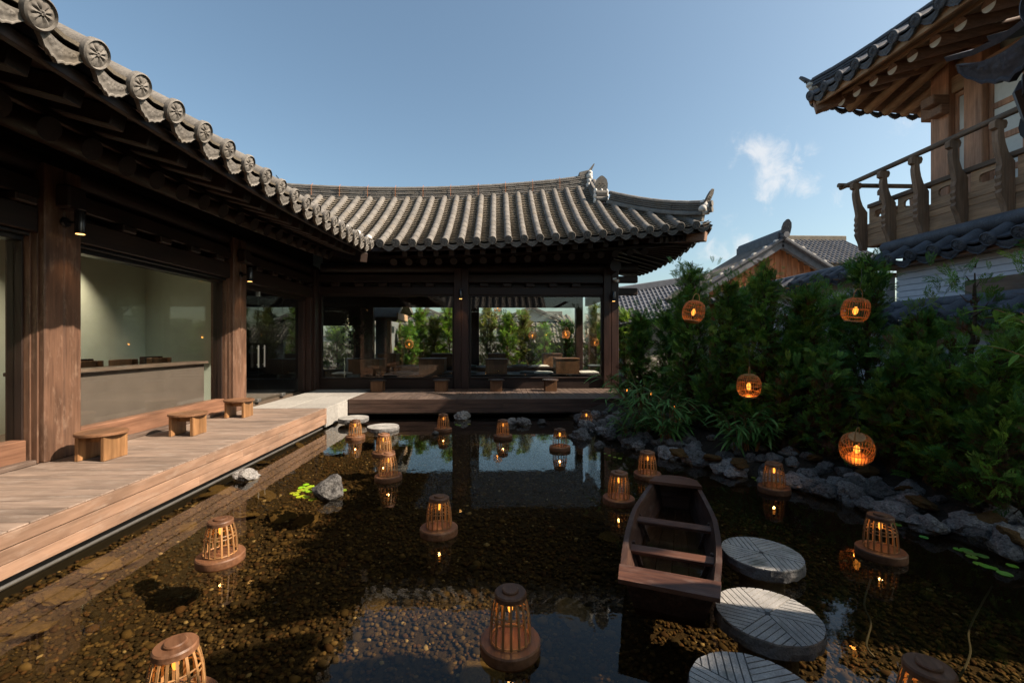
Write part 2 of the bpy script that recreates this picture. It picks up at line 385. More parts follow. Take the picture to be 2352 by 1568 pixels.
def ground_h(x, y):
    if y < -1.2 or y > 12.6 or x < -3.7: return .22 if (x > 4.2 or y > 12.6 or y < -1.2) else .2
    d = x - bank_x(y)
    h = -.62 + .62 * ss(-.55, -.05, d) + .30 * ss(-.1, .9, d)
    if d > -.6: h += .05 * noise.noise(Vector((x * 2.1, y * 2.1, 0)))
    return h
xs = [-400, -120, -40, -15, -9] + [-4.2, -3.72, -3.68] + [(-3.6 + .6 * i) for i in range(7)] + [.4 + .12 * i for i in range(62)] + [9, 12, 18, 30, 60, 150, 400]
ys = [-400, -120, -40, -12, -5, -1.3, -1.15] + [-.9 + .22 * i for i in range(61)] + [12.55, 12.75, 14, 17, 20, 26, 40, 80, 180, 500]
grid_sheet('ground', M['soil'], xs, ys, ground_h)
def bed_h(x, y): return BED + .02 * noise.noise(Vector((x * 1.7, y * 1.7, 3))) + .27 * (1 - ss(-3.4, -2.55, x))
grid_sheet('pond_bed', M['bed'], [-3.66 + .2 * i for i in range(42)], [-1.1 + .25 * i for i in range(55)], bed_h)
grid_sheet('water', M['water'], [-3.42, 0, 5.0], [-1.1, 4, 8, 12.5], lambda x, y: 0.0)
b = MB(); b.box(-3.62, -3.42, -1.2, 12.6, -.6, .05, .01); b.build('pond_wall', M['liner'], kind='structure')
b = MB(); b.box(-3.42, -3.395, -1.2, 9.9, -.012, .014, .006); b.build('pond_edge', M['liner_edge'], kind='structure')
b = MB(); b.box(-3.4, 4.2, 12.35, 12.6, -.6, .2, .01); b.build('pond_wall', M['liner'], kind='structure')

# ---- pebbles on the pond bed
def pebbles(n, seed, x0, x1, y0, y1, s0, s1):
    r = np.random.default_rng(seed)
    t = (1 + 5 ** .5) / 2
    iv = np.array([(-1, t, 0), (1, t, 0), (-1, -t, 0), (1, -t, 0), (0, -1, t), (0, 1, t), (0, -1, -t), (0, 1, -t), (t, 0, -1), (t, 0, 1), (-t, 0, -1), (-t, 0, 1)]) / math.hypot(1, t)
    fc = np.array([(0, 11, 5), (0, 5, 1), (0, 1, 7), (0, 7, 10), (0, 10, 11), (1, 5, 9), (5, 11, 4), (11, 10, 2), (10, 7, 6), (7, 1, 8), (3, 9, 4), (3, 4, 2), (3, 2, 6), (3, 6, 8), (3, 8, 9), (4, 9, 5), (2, 4, 11), (6, 2, 10), (8, 6, 7), (9, 8, 1)])
    px = r.uniform(x0, x1, n); py = y0 + (y1 - y0) * r.uniform(0, 1, n) ** 1.7
    bx = np.array([bank_x(a) for a in py]); k = px < bx - .1; px = px[k]; py = py[k]; n = len(px)
    sz = r.uniform(s0, s1, n); sc = np.stack([sz * r.uniform(.8, 1.35, n), sz * r.uniform(.7, 1.1, n), sz * r.uniform(.4, .75, n)], 1)
    a = r.uniform(0, 6.28, n); V = iv[None] * (1 + r.uniform(-.16, .16, (n, 12, 1))) * sc[:, None]
    ca, sa = np.cos(a)[:, None], np.sin(a)[:, None]
    X = V[..., 0] * ca - V[..., 1] * sa; Y = V[..., 0] * sa + V[..., 1] * ca
    P = np.stack([X + px[:, None], Y + py[:, None], V[..., 2] + (np.array([bed_h(a, q) for a, q in zip(px, py)]) + .004 + sz * .3)[:, None]], 2).reshape(-1, 3)
    Fi = (fc[None] + 12 * np.arange(n)[:, None, None]).reshape(-1, 3)
    base = np.array([(.050, .036, .016), (.075, .052, .022), (.033, .026, .014), (.105, .076, .035), (.066, .038, .018)])
    col = base[r.integers(0, 5, n)] * r.uniform(.6, 1.35, (n, 1)); col[r.uniform(0, 1, n) < .012] = (.30, .25, .15)
    col = np.repeat(col, 12, 0); col = np.concatenate([col, np.ones((len(col), 1))], 1).astype(np.float32)
    me = bpy.data.meshes.new('pebbles'); me.vertices.add(len(P)); me.vertices.foreach_set('co', P.astype(np.float32).ravel())
    me.loops.add(Fi.size); me.polygons.add(len(Fi)); me.polygons.foreach_set('loop_start', np.arange(0, Fi.size, 3, dtype=np.int32)); me.loops.foreach_set('vertex_index', Fi.astype(np.int32).ravel())
    me.update(calc_edges=True); me.validate()
    at = me.color_attributes.new('Col', 'FLOAT_COLOR', 'POINT'); at.data.foreach_set('color', col.ravel()); me.materials.append(M['pebble'])
    me.polygons.foreach_set('use_smooth', [True] * len(me.polygons))
    return me
o = put('pebbles', pebbles(62000, 3, -3.4, 4.2, 1.2, 9.8, .008, .022)); tag(o, 'brown pebbles covering the bed of the pond under the water', 'pebbles', kind='stuff')
o = put('pebbles', pebbles(1500, 8, -3.3, 4.0, 1.2, 9.0, .022, .045)); tag(o, 'larger stones scattered among the pebbles on the pond bed', 'pebbles', kind='stuff')

# ================================================================== ROOF KIT
RS = .375                                             # spacing of the roll rows
def mesh_of(b, name, mat, smooth=True, sharp=35):
    o = b.build(name, mat, smooth=smooth, sharp=sharp); me = o.data; bpy.data.objects.remove(o); return me
ROLL_L = .36
def roll_mesh(mat, name='roll_tile', L=ROLL_L, r0=.084, r1=.081, n=9):
    b = MB(); v = []
    for x, r in ((0, r0), (.012, r0 + .002), (L - .012, r1 + .001), (L, r1)):
        for k in range(n + 1):
            t = math.pi * (-.08 + 1.16 * k / n); v.append((x, r * math.cos(t), r * math.sin(t)))
    m = n + 1; f = []
    for i in range(3):
        for k in range(n): f.append((i * m + k, (i + 1) * m + k, (i + 1) * m + k + 1, i * m + k + 1))
    f.append(tuple(range(m))); f.append(tuple(3 * m + k for k in range(m))[::-1])
    b.add(v, f); return mesh_of(b, name, mat)
def disc_mesh(mat, name='end_tile', r=.096, petals=9):
    """front faces local -x; raised rim, fan of petals, slightly drawn-out lower edge"""
    b = MB(); nr, na = 9, 36; v = []; f = []
    def prof(q, t):
        h = 0
        if q > .84: h = .010 * (1 if q < .97 else .3)
        elif q > .78: h = -.002
        else:
            pet = abs(math.sin(t * petals / 2)); h = .009 * pet * math.sin(math.pi * min(1, q / .78)) + (.008 if q < .16 else 0)
        return h
    for i in range(nr + 1):
        q = [0.02, .12, .2, .35, .5, .64, .77, .83, .9, 1.0][i]
        for k in range(na):
            t = 2 * math.pi * k / na; rr = r * q * (1 + .10 * max(0, -math.sin(t)) ** 3)
            v.append((-.018 - 1.4 * prof(q, t), rr * math.cos(t), rr * math.sin(t)))
    for k in range(na):
        t = 2 * math.pi * k / na; rr = r * (1 + .10 * max(0, -math.sin(t)) ** 3); v.append((.012, rr * math.cos(t), rr * math.sin(t)))
    for i in range(nr + 1):
        for k in range(na):
            k2 = (k + 1) % na; f.append((i * na + k, i * na + k2, (i + 1) * na + k2, (i + 1) * na + k))
    f.append(tuple(range(na))[::-1]); f.append(tuple((nr + 1) * na + k for k in range(na)))
    b.add(v, f); return mesh_of(b, name, mat, sharp=28)
def drip_mesh(mat, name='drip_tile', w=.335, d=.14):
    """crescent plate facing local -x hanging below the pan, scalloped lower edge, raised sprig"""
    b = MB(); nu, nv = 36, 12; v = []; f = []
    def top(y): return -.055 * (1 - (2 * y / w) ** 2) + .03
    def bot(y):
        a = abs(2 * y / w); e = -d + .125 * a ** 2.2; return e + .010 * abs(math.sin(a * 3.5 * math.pi)) - .012 * max(0, 1 - a * 5)
    for side in (0, 1):
        for j in range(nv + 1):
            for i in range(nu + 1):
                y = -w / 2 + w * i / nu; q = j / nv; z = top(y) * (1 - q) + bot(y) * q
                x = .012
                if side == 0:
                    edge = min(q, 1 - q) * 4 < .45 or abs(2 * y / w) > .93
                    h = 0
                    for (cy_, cz_, rr_) in ((0, -.062, .052), (.066, -.035, .040), (-.066, -.035, .040), (.105, -.005, .026), (-.105, -.005, .026)):
                        dd = math.hypot(y - cy_, z - cz_)
                        if dd < rr_: h = max(h, .011 * (.35 + .65 * abs(math.sin(2.5 * math.atan2(y - cy_, z - cz_)))) * math.sin(math.pi * min(1, .15 + .85 * dd / rr_)))
                    x = -.016 - (.007 if edge else h)
                x += .02 * q * 0
                v.append((x, y, z))
    m = nu + 1; S = m * (nv + 1)
    for j in range(nv):
        for i in range(nu):
            a = j * m + i; f.append((a, a + 1, a + m + 1, a + m)); f.append((S + a, S + a + m, S + a + m + 1, S + a + 1))
    for i in range(nu):
        f.append((i, S + i, S + i + 1, i + 1)); a = nv * m + i; f.append((a, a + 1, S + a + 1, S + a))
    for j in range(nv):
        a = j * m; f.append((a, a + m, S + a + m, S + a)); a += nu; f.append((a, S + a, S + a + m, a + m))
    b.add(v, f); return mesh_of(b, name, mat, sharp=28)
TILE = dict(roll=roll_mesh(M['tile']), disc=disc_mesh(M['tile']), drip=drip_mesh(M['tile']))
BLUE = dict(roll=roll_mesh(M['tile_blue']), disc=disc_mesh(M['tile_blue']), drip=drip_mesh(M['tile_blue']))

def surf_frame(S, u, t, du):
    e = .02; p = S(u, t); xd = (S(u, t + e) - S(u, t - e)).normalized(); yd = (S(u + e, t) - S(u - e, t)).normalized() * du
    n = xd.cross(yd)
    if n.z < 0: n = -n
    return p, xd, n.normalized()
def tile_field(roof, S, us, t0f, t1f, meshes, pan_mat, nseg=99, ends=True, pan_step=.125, pans=True, drips=None, deck=True, lift=.035):
    """rows of roll tiles up the slope, end and drip tiles along the eave, pan tiles between the rows"""
    rest = MB()
    for u in us:
        t0, t1 = t0f(u), t1f(u)
        if t1 - t0 < .1: continue
        t = t0; k = 0
        while t < t1 - .04:
            p, xd, n = surf_frame(S, u, t, 1); L = ROLL_L * Vector((xd.x, xd.y, 0)).length
            sx = min(1, (t1 - t) / L)
            Mx = frame(p + n * lift, xd, n) @ Matrix.Rotation(random.uniform(-.008, .008), 4, 'Z') @ Matrix.Diagonal((sx * 1.01, 1, 1, 1))
            if k < nseg: putw('roll_tile', meshes['roll'], roof, Mx)
            else: rest.add([v.co for v in meshes['roll'].vertices], [tuple(q.vertices) for q in meshes['roll'].polygons], Mx)
            t += L; k += 1
        if ends and t0 < .05:
            p, xd, n = surf_frame(S, u, t0, 1); a = Vector((xd.x, xd.y, xd.z - .12)).normalized()
            putw('end_tile', meshes['disc'], roof, frame(p + n * (lift + .012) - xd * .01, a, n))
    if rest.V: rest.build('roll_tiles', meshes['roll'].materials[0], roof, smooth=True, world=True, kind='stuff')
    pm = MB(); us = list(us)
    for u0, u1 in zip(us, us[1:]):
        uc = (u0 + u1) / 2; t0, t1 = t0f(uc), t1f(uc)
        if t1 - t0 < .1: continue
        if ends and t0 < .05:
            p, xd, n = surf_frame(S, uc, t0, 1); a = Vector((xd.x, xd.y, xd.z - .22)).normalized()
            putw('drip_tile', meshes['drip'], roof, frame(p - n * .012 + xd * .010, a, n))
        if not pans: continue
        t = t0
        while t < t1:
            te = min(t + pan_step * 1.25, t1); va = []; 
            for (tt, lf) in ((t, .050), (te, .0), (t, .026)):
                for k in range(5):
                    s = k / 4; uu = u0 + (u1 - u0) * s; p, xd, n = surf_frame(S, uu, tt, 1); va.append(p + n * (lf + .05 * (2 * s - 1) ** 2 - .02))
            f = [(k, k + 1, 6 + k, 5 + k) for k in range(4)] + [(10 + k, 11 + k, k + 1, k) for k in range(4)]
            pm.add(va, f); t += pan_step
    if pm.V: pm.build('pan_tiles', pan_mat, roof, world=True, kind='stuff')

def sheet_under(parent, name, mat, S, us, t0f, t1f, off0, off1, nt=6):
    """roof boarding: a closed slab under the tiles"""
    b = MB(); us = list(us); nu = len(us); V = []
    for off in (off0, off1):
        for u in us:
            for j in range(nt + 1):
                t = t0f(u) + (max(t1f(u), t0f(u) + .01) - t0f(u)) * j / nt; p, xd, n = surf_frame(S, u, t, 1); V.append(p - n * off)
    m = nt + 1; S2 = nu * m; f = []
    for i in range(nu - 1):
        for j in range(nt):
            a = i * m + j; f.append((a, a + 1, a + m + 1, a + m)); f.append((S2 + a, S2 + a + m, S2 + a + m + 1, S2 + a + 1))
    for i in range(nu - 1):
        a = i * m; f.append((a, a + m, S2 + a + m, S2 + a)); a += nt; f.append((a, S2 + a, S2 + a + m, a + m))
    for j in range(nt):
        a = j; f.append((a, S2 + a, S2 + a + 1, a + 1)); a = (nu - 1) * m + j; f.append((a, a + 1, S2 + a + 1, S2 + a))
    b.add(V, f); return b.build(name, mat, parent, world=True)

def ridge(roof, path, layers, w, mat_tiles, meshes, step=.28, hl=.055, base_rolls=True, cap_r=.085, drop=.0):
    """stacked ridge: base roll tiles both sides, thin staggered courses, a round cap row"""
    pts = [Vector(p) for p in path]; cum = [0]
    for a, c in zip(pts, pts[1:]): cum.append(cum[-1] + (c - a).length)
    Lt = cum[-1]
    def at(s):
        s = min(max(s, 0), Lt)
        for i in range(len(pts) - 1):
            if s <= cum[i + 1] + 1e-9:
                q = (s - cum[i]) / (cum[i + 1] - cum[i]); return pts[i].lerp(pts[i + 1], q), (pts[i + 1] - pts[i]).normalized()
        return pts[-1], (pts[-1] - pts[-2]).normalized()
    b = MB()
    h0 = .09 if base_rolls else 0
    for l in range(layers):
        s = -random.uniform(0, step)
        while s < Lt - .02:
            a, e = max(0, s), min(Lt, s + step - .004)
            if e - a > .03:
                p, d = at((a + e) / 2); ww = w * (1 - .05 * (l % 2)) + random.uniform(-.006, .012)
                b.box(-(e - a) / 2, (e - a) / 2, -ww / 2, ww / 2, h0 + l * hl + .006, h0 + (l + 1) * hl - .008, .006, frame(p, d, (0, 0, 1)) @ Matrix.Rotation(random.uniform(-.012, .012), 4, 'Y'))
            s += step
    b.build('ridge_tile_courses', mat_tiles, roof, world=True, kind='stuff')
    b = MB()
    for i in range(len(pts) - 1):
        b.beam(pts[i] + Vector((0, 0, (h0 + layers * hl - drop) / 2)), pts[i + 1] + Vector((0, 0, (h0 + layers * hl - drop) / 2)), w * .72, h0 + layers * hl - .01 + drop, 0)
    b.build('ridge_core', mat_tiles, roof, world=True)
    n = max(1, int(round(Lt / .33)))
    for k in range(n):
        p, d = at(Lt * k / n); p2, _ = at(Lt * (k + 1) / n); d = (p2 - p)
        sc = d.length / ROLL_L
        z = Vector((0, 0, h0 + layers * hl - .01))
        putw('ridge_cap_tile', meshes['roll'], roof, frame(p + z, d, (0, 0, 1)) @ Matrix.Diagonal((sc, cap_r / .085, cap_r / .085 * .95, 1)))
        if base_rolls:
            side = d.cross(Vector((0, 0, 1))).normalized()
            for sg in ((1, -1) if base_rolls == 2 else (1,)):
                putw('ridge_base_tile', meshes['roll'], roof, frame(p + side * (sg * (w / 2 - .03)) + Vector((0, 0, -.01)), d, (0, 0, 1)) @ Matrix.Diagonal((sc, 1.0, 1.05, 1)))
    return h0 + layers * hl
def end_plate(roof, p, facing, h, w, mat, lean=.25, name='ridge_end_tile'):
    """upright pointed tile closing a ridge, leaning outward"""
    b = MB(); poly = [(-w / 2, 0), (-w * .52, h * .45), (-w * .42, h * .75), (-w * .15, h * .96), (0, h), (w * .15, h * .96), (w * .42, h * .75), (w * .52, h * .45), (w / 2, 0)]
    b.prism(poly, -.02, .02, 'x')
    for k in range(5): b.lathe([(.012, .0), (.014, .02), (.008, .028)], 8, Matrix.Translation((.015, (-.3 + .15 * k) * w, h * (.35 + .12 * (k % 2)))) @ Matrix.Rotation(R(90), 4, 'Y'))
    f = Vector(facing).normalized(); m = frame(p, f, (0, 0, 1)) @ Matrix.Rotation(lean, 4, 'Y')
    o = b.build(name, mat); me = o.data; bpy.data.objects.remove(o); return putw(name, me, roof, m)
def lump(b, p, rx, ry, rz, seed, amp=.25, sub=2):
    import bmesh
    bm = bmesh.new(); bmesh.ops.create_icosphere(bm, subdivisions=sub, radius=1)
    sv = Vector((seed * 3.7, seed * 1.3, seed * 2.1)); vs_ = []
    for v in bm.verts:
        d = v.co.copy(); q = 1 + amp * noise.fractal(d * 1.6 + sv, .9, 2.0, 3); vs_.append((p[0] + d.x * rx * q, p[1] + d.y * ry * q, p[2] + d.z * rz * q))
    b.add(vs_, [tuple(v.index for v in f.verts) for f in bm.faces]); bm.free()

# ================================================================== LEFT HALL
hall = thing('tile_roofed_hall', 'long dark timber hall on the left with big glass windows under a deep tiled eave', 'building', (-5.0, 5.0, .4))
XE, XC = -2.8, -4.83                                   # eave line, outer face of the posts
def ze_l(y): return 3.645 + .2 * max(0, (y - 5.2) / 5.2) ** 1.5 + .04 * max(0, (3.6 - y) / 2) ** 1.5
def S_left(u, t): return Vector((XE - t, u, ze_l(u) + .52 * t + .02 * t * t))
roof = node('roof', hall)
ul = [2.77 - .375 * 6 + RS * k for k in range(26)]
tile_field(roof, S_left, ul, lambda u: 0, lambda u: 3.3 if u < 10.2 else 3.3, TILE, M['pan'], nseg=2, pan_step=.16)
UB = [ul[0] - .2] + ul[::3] + [10.3, 11.5, 13.5]
sheet_under(roof, 'roof_boarding', M['dark_y'], S_left, UB, lambda u: max(.06, u - 10.35), lambda u: 3.6, .05, .10)
b = MB(); b.box(-9.2, -6.3, -1.0, 13.6, 5.25, 5.5, .02); b.build('roof_ridge', M['tile'], hall, world=True)
# back slope of the hall
b = MB(); b.add([(-6.35, -1, 5.5), (-6.35, 13.6, 5.5), (-9.6, 13.6, 3.6), (-9.6, -1, 3.6), (-6.35, -1, 5.4), (-6.35, 13.6, 5.4), (-9.6, 13.6, 3.5), (-9.6, -1, 3.5)], [(0, 1, 2, 3), (4, 7, 6, 5), (0, 3, 7, 4), (1, 5, 6, 2), (2, 6, 7, 3), (0, 4, 5, 1)]); b.build('back_roof_slope', M['tile'], hall, world=True)
# eave timbers
b = MB()
for y0, y1 in zip(ul[:-1], ul[1:]): b.beam((-2.93, y0, ze_l(y0) - .115), (-2.93, y1 + .01, ze_l(y1) - .115), .05, .085, .004)
b.build('eave_board', M['dark_y'], hall, world=True)
rm = MB(); rm.tube([(0, 0, 0), (-1.0, 0, .40), (-2.3, 0, .95)], .098, 14); RAFT_D = mesh_of(rm, 'round_rafter', M['dark_x'])
fm = MB(); fm.beam((0, 0, 0), (-1.35, 0, .36), .14, .155, .01); FLY_D = mesh_of(fm, 'square_rafter', M['dark_x'], False)
for y in ul[:-1]:
    dz = ze_l(y) - 3.645
    putw('round_rafter', RAFT_D, hall, Matrix.Translation((-3.58, y + .15, 3.40 + dz)))
    putw('square_rafter', FLY_D, hall, Matrix.Translation((-3.07, y + .19, 3.50 + dz)))
def slab(name, mat, x0, z0, x1, z1, dz1=0, th=.025):
    b = MB()
    for y0, y1 in zip(ul[:-1], ul[1:]):
        a, c = ze_l(y0) - 3.645, ze_l(y1) - 3.645
        b.add([(x0, y0, z0 + a), (x0, y1, z0 + c), (x1, y1, z1 + c), (x1, y0, z1 + a), (x0, y0, z0 + a + th), (x0, y1, z0 + c + th), (x1, y1, z1 + c + th), (x1, y0, z1 + a + th)], [(0, 1, 2, 3), (7, 6, 5, 4), (0, 4, 5, 1), (3, 2, 6, 7)])
    return b.build(name, mat, hall, world=True)
slab('soffit_board', M['dark_x'], -2.96, 3.565, -4.4, 3.95)
slab('rafter_board', M['dark_x'], -3.56, 3.515, -5.3, 4.22)
b = MB()
for y0, y1 in zip(ul[:-1], ul[1:]): b.beam((-3.60, y0, 3.53 + ze_l(y0) - 3.645), (-3.60, y1 + .01, 3.53 + ze_l(y1) - 3.645), .05, .07, .004)
b.build('rafter_end_board', M['dark_y'], hall, world=True)
# posts with the groove seen on their outer face
COLY = [1.52, 4.90, 8.30]
def post(parent, x0, x1, y0, y1, z0, z1, mat, seam):
    b = MB()
    if seam == 'x':
        ym = (y0 + y1) / 2; b.box(x0, x1, y0, ym - .003, z0, z1, .012); b.box(x0, x1, ym + .003, y1, z0, z1, .012); b.box(x0 + .02, x1 - .012, ym - .006, ym + .006, z0, z1, 0)
    else:
        xm = (x0 + x1) / 2; b.box(x0, xm - .003, y0, y1, z0, z1, .012); b.box(xm + .003, x1, y0, y1, z0, z1, .012); b.box(xm - .006, xm + .006, y0 + .012, y1 - .02, z0, z1, 0)
    return b.build('post', mat, parent, world=True)
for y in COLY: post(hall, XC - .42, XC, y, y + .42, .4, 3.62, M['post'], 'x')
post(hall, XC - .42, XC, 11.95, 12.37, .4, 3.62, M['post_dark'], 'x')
# beams over the windows
for (z0, z1, x) in ((2.86, 3.13, XC - .06), (3.22, 3.42, XC - .05)):
    for y0, y1 in ((-.8, 1.52), (1.94, 4.90), (5.32, 8.30), (8.72, 11.95)):
        b = MB(); b.box(x - .22, x, y0 - .001, y1 + .001, z0, z1, .012); b.build('lintel_beam', M['dark_y'], hall, world=True)
BLK = MB(); BLK.box(-.11, .11, -.11, .11, -.045, .045, .015); BLK = mesh_of(BLK, 'beam_block', M['dark_y'], False)
y = -.4
while y < 11.9:
    if all(not (c - .15 < y < c + .57) for c in COLY): putw('beam_block', BLK, hall, Matrix.Translation((XC - .10, y, 3.175)))
    y += .64
b = MB(); b.box(XC - .315, XC - .285, -.9, 12.3, 2.88, 3.42, 0); b.build('inner_panel', M['dark_y'], hall, world=True)
b = MB(); b.tube([(XC - .2, -.9, 3.60), (XC - .2, 12.4, 3.62)], .15, 16); b.build('purlin', M['dark_y'], hall, smooth=True, world=True)
b = MB(); b.box(XC - .30, XC - .2, -.9, 12.3, 3.42, 4.15, 0); b.build('upper_wall', M['dark_y'], hall, world=True)
# capital blocks beside the lamps
for y in COLY: 
    b = MB(); b.box(XC, XC + .16, y + .10, y + .32, 3.17, 3.42, .02); b.build('bracket', M['dark_x'], hall, world=True)
# windows: stepped jambs, glass, skirting, ledge
for bi, (y0, y1) in enumerate(((1.94, 4.90), (5.32, 8.30))):
    w = node('window', hall)
    for yy, sg in ((y0, 1), (y1, -1)):
        for k, (dy0, dy1, x) in enumerate(((.0, .018, XC - .06), (.018, .034, XC - .12), (.034, .055, XC - .18))):
            b = MB(); a, c = sorted((yy + sg * dy0, yy + sg * dy1)); b.box(x - .16, x, a, c, .4, 2.86, .008); b.build('jamb', M['post'] if k in (0, 1) else M['dark_z'], w, world=True)
    b = MB(); b.box(XC - .32, XC - .16, y0 + .055, y1 - .055, 2.76, 2.858, .006); b.box(XC - .30, XC - .10, y0 + .055, y1 - .055, 2.815, 2.85, .006); b.build('window_head', M['black'], w, world=True)
    b = MB(); b.box(XC - .27, XC - .258, y0 + .055, y1 - .055, .66, 2.76, 0); b.build('pane', M['glass'], w, world=True)
    b = MB(); b.box(XC - .30, XC - .13, y0 + .057, y1 - .057, .4, .66, .008); b.build('skirting_board', M['skirt'], w, world=True)
    b = MB(); b.box(XC - .12, XC - .02, y0 + .06, y1 - .06, .402, .45, .008); b.build('sill_board', M['deck_y'], w, world=True)
    # counter behind the glass
    b = MB(); b.box(XC - .78, XC - .42, y0 - .1, y1 - .05, 1.30, 1.345, .006); ct = tag(b.build('window_counter', M['ledge']), ['brown bar ledge behind the left window pane, nearest the camera', 'brown bar ledge running behind the second window pane'][bi], 'counter', 'bar ledges behind the windows')
    b = MB(); b.box(XC - .56, XC - .50, y0 - .1, y1 - .05, .4, 1.298, .004); b.build('counter_panel', M['counter'], ct)
# interior shell
b = MB(); b.box(-7.05, -6.95, -1, 9.0, .35, 3.45, 0); b.build('back_wall', M['wall_in'], hall, world=True)
b = MB(); b.box(-6.95, XC - .45, 9.0, 9.1, .4, 3.4, 0); b.build('partition_wall', M['wall_in'], hall, world=True)
b = MB(); b.box(-9.4, XC - .45, -1.1, -1.0, .35, 3.4, 0); b.build('end_wall', M['wall_in'], hall, world=True)
b = MB(); b.box(-9.4, -9.3, 9.0, 15.8, .35, 3.6, 0); b.build('side_wall', M['dark_y'], hall, world=True)
b = MB(); b.box(-9.4, XC - .301, -1, 15.6, 3.40, 3.45, 0); b.build('ceiling', M['ceiling'], hall, world=True)
b = MB(); b.box(-9.4, XC - .301, -1, 15.6, .30, .395, 0); b.build('interior_floor', M['floor_in'], hall, world=True)
# frameless glass door in the third bay
dr = node('glass_door', hall)
for (a, c) in ((8.80, 9.62), (9.64, 10.70), (10.72, 11.75)):
    b = MB(); b.box(XC - .27, XC - .258, a, c, .42, 2.75, 0); b.build('pane', M['glass'], dr, world=True)
b = MB(); b.box(XC - .29, XC - .23, 9.56, 9.70, .405, .48, .006); b.box(XC - .29, XC - .23, 10.63, 10.79, .405, .48, .006); b.build('patch_fitting', M['steel'], dr, world=True)
b = MB(); b.box(XC - .30, XC - .22, 9.60, 9.66, 2.66, 2.8, .006); b.build('patch_fitting', M['steel'], dr, world=True)
for y in (9.52, 9.76):
    b = MB(); b.box(XC - .21, XC - .185, y - .012, y + .012, 1.15, 1.62, .004); b.box(XC - .23, XC - .2, y - .01, y + .01, 1.2, 1.22, 0); b.box(XC - .23, XC - .2, y - .01, y + .01, 1.55, 1.57, 0); b.build('handle', M['steel'], dr, world=True)
b = MB(); b.box(XC - .34, XC - .2, 8.72, 11.95, 2.76, 2.858, .006); b.build('door_head', M['dark_y'], dr, world=True)
b = MB(); b.box(XC - .36, XC - .2, 11.75, 11.95, .4, 2.76, .006); b.box(XC - .2, XC - .06, 11.82, 11.95, .4, 2.858, .006); b.build('door_jamb', M['post_dark'], dr, world=True)
# valley rafter at the inner corner
b = MB(); b.beam((-3.0, 10.12, 3.60), (-5.1, 12.2, 4.3), .18, .22, .012); b.build('valley_rafter', M['dark_x'], hall, world=True)

# wall lamps
def wall_lamp(label, p, facing):
    t = thing('wall_lamp', label, 'lamp', p, 'barrel lamps on the posts')
    f = Vector(facing); m = frame((0, 0, 0), f, (0, 0, 1))
    b = MB(); b.lathe([(.055, 0), (.058, .012), (.05, .03), (.02, .035)], 16, m @ Matrix.Rotation(R(90), 4, 'Y')); b.tube([m @ Vector((.03, 0, 0)), m @ Vector((.15, 0, 0))], .012, 8); b.build('mount', M['black'], t, smooth=True)
    c = f * .17
    b = MB(); b.lathe([(.047, -.13), (.05, -.12), (.05, .12), (.045, .13)], 18, Matrix.Translation(c)); b.build('barrel', M['chrome_lamp'], t, smooth=True)
    b = MB(); b.lathe([(.040, -.1325), (.040, -.1305)], 16, Matrix.Translation(c)); b.build('lens', M['lampglow'], t)
    l = bpy.data.lights.new('lamp_light', 'SPOT'); l.energy = 6; l.color = (1, .62, .3); l.spot_size = R(70); l.spot_blend = .8; l.shadow_soft_size = .03
    o = bpy.data.objects.new('lamp_light', l); C.objects.link(o); o.parent = t; o.location = c + Vector((0, 0, -.15))
    return t
wall_lamp('black barrel lamp lit on the nearest brown post by the left window', (XC + .005, 5.11, 3.03), (1, 0, 0))
wall_lamp('black barrel lamp on the second brown post beside the glass door', (XC + .005, 8.51, 2.96), (1, 0, 0))
# ================================================================== BACK PAVILION
pav = thing('pavilion', 'open glass-walled timber pavilion with a grey tiled hip-and-gable roof across the pond', 'pavilion', (-.8, 13.0, .4))
YE, YR, XK = 10.30, 13.42, 5.15                        # front eave line, top of the tile rows, corner
YF = 12.15                                             # front face of the posts
def ze_b(x): c = (x + 2.8) / 7.6; return 3.93 + (.12 * c + .38 * c * c if c > 0 else 0)
def zr_b(x): return 5.95 + .0105 * (x + 3.6) ** 2
def S_back(u, t):
    q = t / (YR - YE); return Vector((u, YE + t, ze_b(u) + (zr_b(u) - ze_b(u)) * (.8 * q + .2 * q * q)))
XG = 2.95                                              # gable plane
ub = [-2.68 + RS * .985 * k for k in range(-11, 22)]
proof = node('roof', pav)
def t0b(u): return max(0.0, (XE - u) + .12)
def t1b(u): return (YR - YE) if u < XG else max(0, XK - u - .05)
tile_field(proof, S_back, ub, t0b, t1b, TILE, M['pan'], nseg=8, pan_step=.115)
sheet_under(proof, 'roof_boarding', M['dark_x'], S_back, [-7.2 + .5 * k for k in range(21)] + [3.4, 3.9, 4.4, 4.9, 5.1], lambda u: max(.06, XE - u - .05), lambda u: (YR - YE) + .2 if u < XG else max(.07, XK - u), .05, .10)
# white mortar balls closing the rows that stop in the valley
b = MB()
for u in ub:
    if t0b(u) > .05 and u > -4.4:
        p, xd, n = surf_frame(S_back, u, t0b(u), 1); o = MB(); lump(o, p + n * .04, .085, .07, .085, u, .12, 2); o.build('mortar_ball', M['plaster'], proof, smooth=True, world=True, sharp=85)
